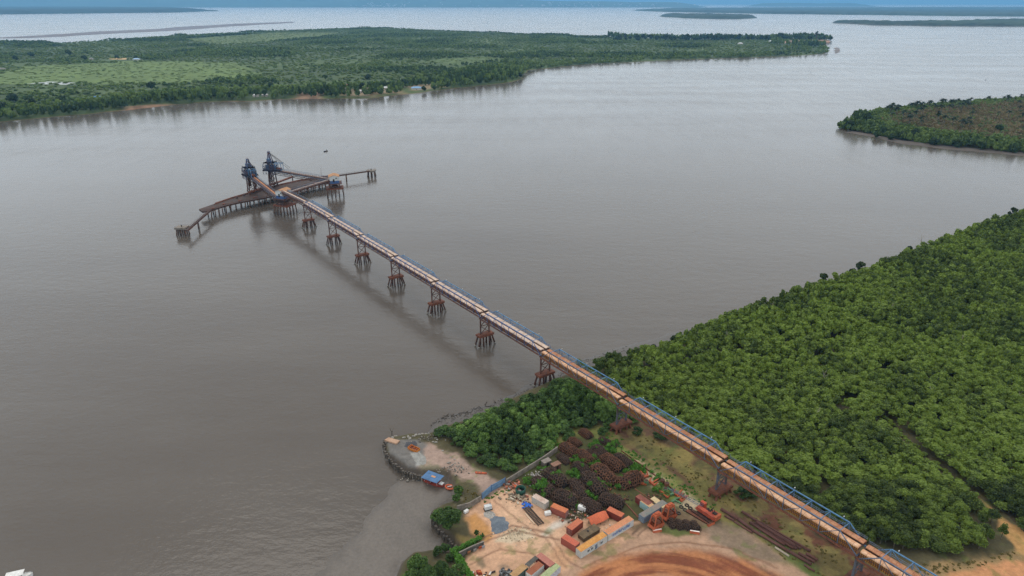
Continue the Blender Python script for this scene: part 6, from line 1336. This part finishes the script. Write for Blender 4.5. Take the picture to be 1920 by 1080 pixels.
for px, py, s_, lb in ((1463,77,2.9,'big domed tree in the tree line before the far village'), (1439,77,2.2,'second domed tree beside the biggest in the far tree line'), (1500,78,2.0,'domed dark tree over the far village roofs'), (1518,77,1.8,'tree between village roofs and the giant tree'), (1545,76,1.5,'round tree at the outer end of the far village'), (1557,77,1.7,'last round tree on the island point'), (1537,77,1.3,'small tree under the giant one in the far village'), (1172,72,1.7,'lone crown above the tree line, middle of the island'), (1205,73,1.9,'round crown above the tree line beside the feathery one')):
    q_ = P(px, py, 2); IST.put(q_.x, q_.y, 2, (s_*.9, s_*.9, s_), random.random()*6, .42, lb, 'large trees by the far village')
GIANT = Kind('giant_tree', 'tree', [crown(480, 9, 18, 36, 9, 150, 1.5, core=.55, spread=.95, lr=(.22, .36))], lambda i: trunk_mb(34, 2.2, 7, 9, 9), LEAF_FAR)
q_ = P(1530, 77, 2); GIANT.put(q_.x, q_.y, 2, 1.25, .5, .25, 'giant open crowned tree towering over the far village', 'large trees by the far village')
q_ = P(1171, 73, 2); GIANT.put(q_.x, q_.y, 2, .75, 2.5, .25, 'feathery tree sticking up from the island tree line', 'large trees by the far village')
# headland
def hl_z(x, y): return -2+10*sstep(-2.4, 60, sdist(np.atleast_1d(np.asarray(x, float)), np.atleast_1d(np.asarray(y, float)), rI_poly))
def hl_keep(x, y): r = np.random.default_rng(4).random(len(x)); d = sdist(x, y, rI_poly); b_ = fbm(x, y, 45, 3, 2.); return (d > 5) & (r < np.where(d > 62, np.where(b_ > .52, .5, .78), .96))
island_wood(rI_poly, 6.2, 71, hl_keep, 'headland_forest', 'mixed green woodland on the headland at the frame side', [crown(500+i, 4.2, .3, 8, 4, 60, 1.15, core=.85) for i in range(5)], hl_z, lambda x, y: np.clip(.5+(fbm(x, y, 30, 3, 7.)-.5)*.8-.12*sstep(40, 90, sdist(x, y, rI_poly)), .1, .95), lambda x, y: .42+.85*(1-sstep(15, 75, sdist(x, y, rI_poly))))
x_, y_ = scatter(rI_poly, 6.0, 75, .5); d_ = sdist(x_, y_, rI_poly); k_ = (d_ > 48) & (np.random.default_rng(6).random(len(x_)) < .75); x_, y_ = x_[k_], y_[k_]
stuff('dry_scrub', [(dt_[i % 4], x_[i], y_[i], float(hl_z(x_[i], y_[i])[0]), (random.uniform(3, 6), random.uniform(3, 6)), random.random()*6, random.gauss(-.05, .15)) for i in range(len(x_))], LEAF_DRY, 'brown dry scrub on the ridge of the headland', 'dry scrub')
for px, py, s_, t_, lb in ((1609,234,1.75,.8,'big light green tree at the tip of the headland'), (1592,240,1.2,.35,'dark tree sloping to the water at the headland tip'), (1625,236,1.3,.4,'dark tree behind the big light green one'), (1655,250,1.1,.65,'light green tree on the headland shore'), (1645,254,1.0,.6,'light tree low on the headland shore'), (1672,258,.9,.5,'tree on the headland shore next to the small cove'), (1692,258,1.0,.45,'dark tree above the headland mud'), (1715,258,1.1,.4,'dark tree in the headland mangrove'), (1750,268,1.0,.4,'dark crown on the lower headland'), (1795,272,1.0,.45,'dark crown further along the lower headland'), (1840,276,1.0,.6,'light crown on the lower headland'), (1900,282,1.1,.7,'bright crown on the lower headland at the frame side'), (1870,255,.9,.6,'light crown in the upper headland')):
    q_ = P(px, py, 3); IST.put(q_.x, q_.y, float(hl_z(q_.x, q_.y)[0])-.5, (s_*.85, s_*.85, s_), random.random()*6, t_, lb, 'trees on the headland')
def palm_crown(seed):
    rr = random.Random(seed); Vs, Qs, T = [], [], []
    for i in range(15):
        a = i*2.4+rr.random()*.5; up = rr.uniform(-.25, .9); L = rr.uniform(3.2, 4.2); pts = []
        for k in range(5):
            f = k/4; r_ = L*f*math.cos(up*.8); z = L*(up*f-.55*f*f); pts.append((math.cos(a)*r_, math.sin(a)*r_, z))
        for k in range(4):
            w0, w1 = .55*(1-abs(k/4-.35))*1.9, 1.05*(1-abs((k+1)/4-.35))*(0.25 if k == 3 else 1); nx_, ny_ = -math.sin(a), math.cos(a); b = len(Vs)
            p0, p1 = pts[k], pts[k+1]; Vs += [(p0[0]-nx_*w0, p0[1]-ny_*w0, p0[2]+9-.12), (p0[0]+nx_*w0, p0[1]+ny_*w0, p0[2]+9), (p1[0]+nx_*w1, p1[1]+ny_*w1, p1[2]+9), (p1[0]-nx_*w1, p1[1]-ny_*w1, p1[2]+9-.12)]; Qs.append((b, b+1, b+2, b+3)); T += [rr.uniform(.2, .5)]*4
    return np.array(Vs), np.array(Qs), np.array(T)
PALM = Kind('oil_palm', 'palm', [palm_crown(s) for s in range(3)], lambda i: MB().cyl((0, 0, -.5), (.3, .1, 9), .38, .26, 7), LEAF_FAR, 'fronds')
for i in range(78):
    px = random.uniform(1650, 1950); f = random.random(); py = 208-(px-1650)*.085+ (f*f)*(30+(px-1650)*.14); q_ = P(px, py, 8); s_ = random.uniform(1.1, 1.7)
    PALM.put(q_.x, q_.y, float(hl_z(q_.x, q_.y)[0])-.3, s_, random.random()*6, .3+random.gauss(0, .06), 'palm standing on the skyline ridge of the headland' if f < .35 else 'palm in the dry scrub of the headland slope', 'palms on the headland')

# ------------------------------------------------------------------ villages
def house(px, py, sx, sy, roofc, wallc, label, rz=0.0, h=2.6, hip=True, group='village houses', gzv=2.6):
    sx, sy, h = sx*1.3, sy*1.25, h*1.5; p = P(px, py, gzv); r = thing('village_house', label, 'house', p, rz, group); m = MB(); m.box((0, 0, h/2), (sx, sy, h)); m.build('wall', mat('wall '+wallc[1:], hx(wallc), hx(wallc, .8), .3), r)
    m = MB(); e = .7; rd = sx*.28 if hip else -e; H_ = min(sy*.32, 2.6)
    vs = [(-sx/2-e, -sy/2-e, h), (sx/2+e, -sy/2-e, h), (sx/2+e, sy/2+e, h), (-sx/2-e, sy/2+e, h), (-sx/2+rd, 0, h+H_), (sx/2-rd, 0, h+H_)]
    m.add(vs, ((0, 1, 5, 4), (2, 3, 4, 5), (1, 2, 5), (3, 0, 4), (3, 2, 1, 0))); m.build('roof', mat('roof '+roofc[1:], hx(roofc), hx(roofc, .82), .25), r)
    m = MB(); m.box((0, -sy/2-.05, 1.0), (1.1, .1, 2.0)); m.build('door', DARK, r); return r
for a in ((575,171,9,7,'#dfe3e6','#e8e8e4','white house with pale roof on the island landing place',.2), (583,167,8,6,'#e4e6e8','#c8c6c0','small white roofed house behind the landing place',-.1), (578,168,12,9,'#7d828c','#b0aca6','grey hip roofed house behind the white one at the landing place',.1), (563,171,6,5,'#d0d0d0','#c8c4bc','small pale hut at the landing place',.3),
   (656,163,11,7,'#b5605a','#c8b8a8','house with faded red roof in the island trees',.6), (644,166,8,6,'#a8645a','#b8a898','smaller red roofed house in the island trees',.2), (678,174,10,6,'#d8d4d2','#c4b8ac','pale gabled house with two roofs near the island shore',.3), (687,175,9,6,'#cfc9c4','#b8aca0','pale house joined to the gabled one near the island shore',-.2),
   (723,168,8,6,'#dde0e0','#c8c0b4','white roofed house in a clearing by the light tree',.2), (734,168,9,6,'#e2e0dc','#cabfb2','white house beside another in the clearing by the light tree',-.15), (742,166,6,5,'#c8c4be','#b8b0a4','small pale hut at the end of the clearing',.1), (781,168,16,12,'#7fa6cc','#c9c4ba','large house with light blue hip roof near the wooded tip',.15),
   (182,187,13,8,'#4f7db0','#b8b4ac','blue roofed house among the shore trees',.2), (245,190,9,7,'#a88078','#b5a698','house with dusty pink roof among the shore trees',.4), (256,113,14,10,'#a8c6e4','#d4d4d0','lone pale blue roofed house far inland on the island',.1), (480,182,8,5,'#dcdad6','#c8c0b8','white hut on the island shore, west of the landing place',.2), (497,181,8,5,'#d0cecb','#b8b0a8','second pale hut on the island shore, west of the landing place',-.1), (171,112,8,6,'#9a9a98','#b0a8a0','grey hut in the inland trees',.1)):
    house(*a[:7], rz=a[7])
rr = random.Random(12); VC = [('#e6e8ea', 'white'), ('#a8786a', 'rusty red'), ('#c9a08a', 'tan'), ('#8d8480', 'grey'), ('#b58468', 'brown')]; cnt = {}
for i in range(30):
    px = 1466+rr.random()*88; py = 79.5+rr.random()*3.2-(px-1466)*.012; c_, nm = VC[rr.randrange(5)]
    house(px, py, rr.uniform(9, 15), rr.uniform(7, 10), c_, '#b8a698', '%s roofed house in the crowded far village on the island point' % nm, rr.random()*3, 2.8, True, 'far village houses')
for px, py, lb in ((1388,83,'white house alone in the tree line before the far village'), (1464,82,'white house under the big domed tree'), (1445,79,'pale house in the trees beside the big domed tree')): house(px, py, 14, 9, '#e4e6e8', '#d8d4d0', lb, .2, 3, True, 'far village houses')
# bare earth landing of the village and far town specks
m = MB(); rr = random.Random(3)
for i in range(150):
    px = rr.choice((rr.gauss(1075, 60), rr.gauss(1130, 90), rr.gauss(720, 25), rr.uniform(700, 1290))); y = 25420+rr.random()**2*2600; x = (px-960)/FPX*y*math.cos(PITCH)*1.004; m.box((x, y, 30+rr.random()*40+(y-25420)*.05), (rr.uniform(20, 60), 20, rr.uniform(12, 35)))
tag(m.build('hillside_town', mat('pale town', hx('#d8dade'), hx('#b8bcc4'), .01)), 'pale specks of a town at the foot of the far hills', 'town', kind='stuff')
tag(MB().cyl((0, 0, 0), (0, 0, 14), 5, 3).box((0, 0, 2), (60, 14, 6)).build('cargo_ship', mat('ship hull', hx('#4a5058'), hx('#3a4048'), .05)), 'faint anchored ship on the far water near the horizon', 'ship').location = P(1652, 12.5, 0)
# ------------------------------------------------------------------ haze
mh = bpy.data.materials.new('haze'); mh.use_nodes = True; t = mh.node_tree; t.nodes.clear()
o_ = t.nodes.new('ShaderNodeOutputMaterial'); pv_ = t.nodes.new('ShaderNodeVolumePrincipled')
pv_.inputs['Color'].default_value = (.24, .60, 1.0, 1); pv_.inputs['Density'].default_value = 4.6e-5; pv_.inputs['Anisotropy'].default_value = .2
t.links.new(pv_.outputs['Volume'], o_.inputs['Volume'])
hb = MB(); hb.box((0, 55000, 203), (240000, 130000, 414)); tag(hb.build('haze', mh), 'thin blue haze over the bay', 'haze', kind='stuff')
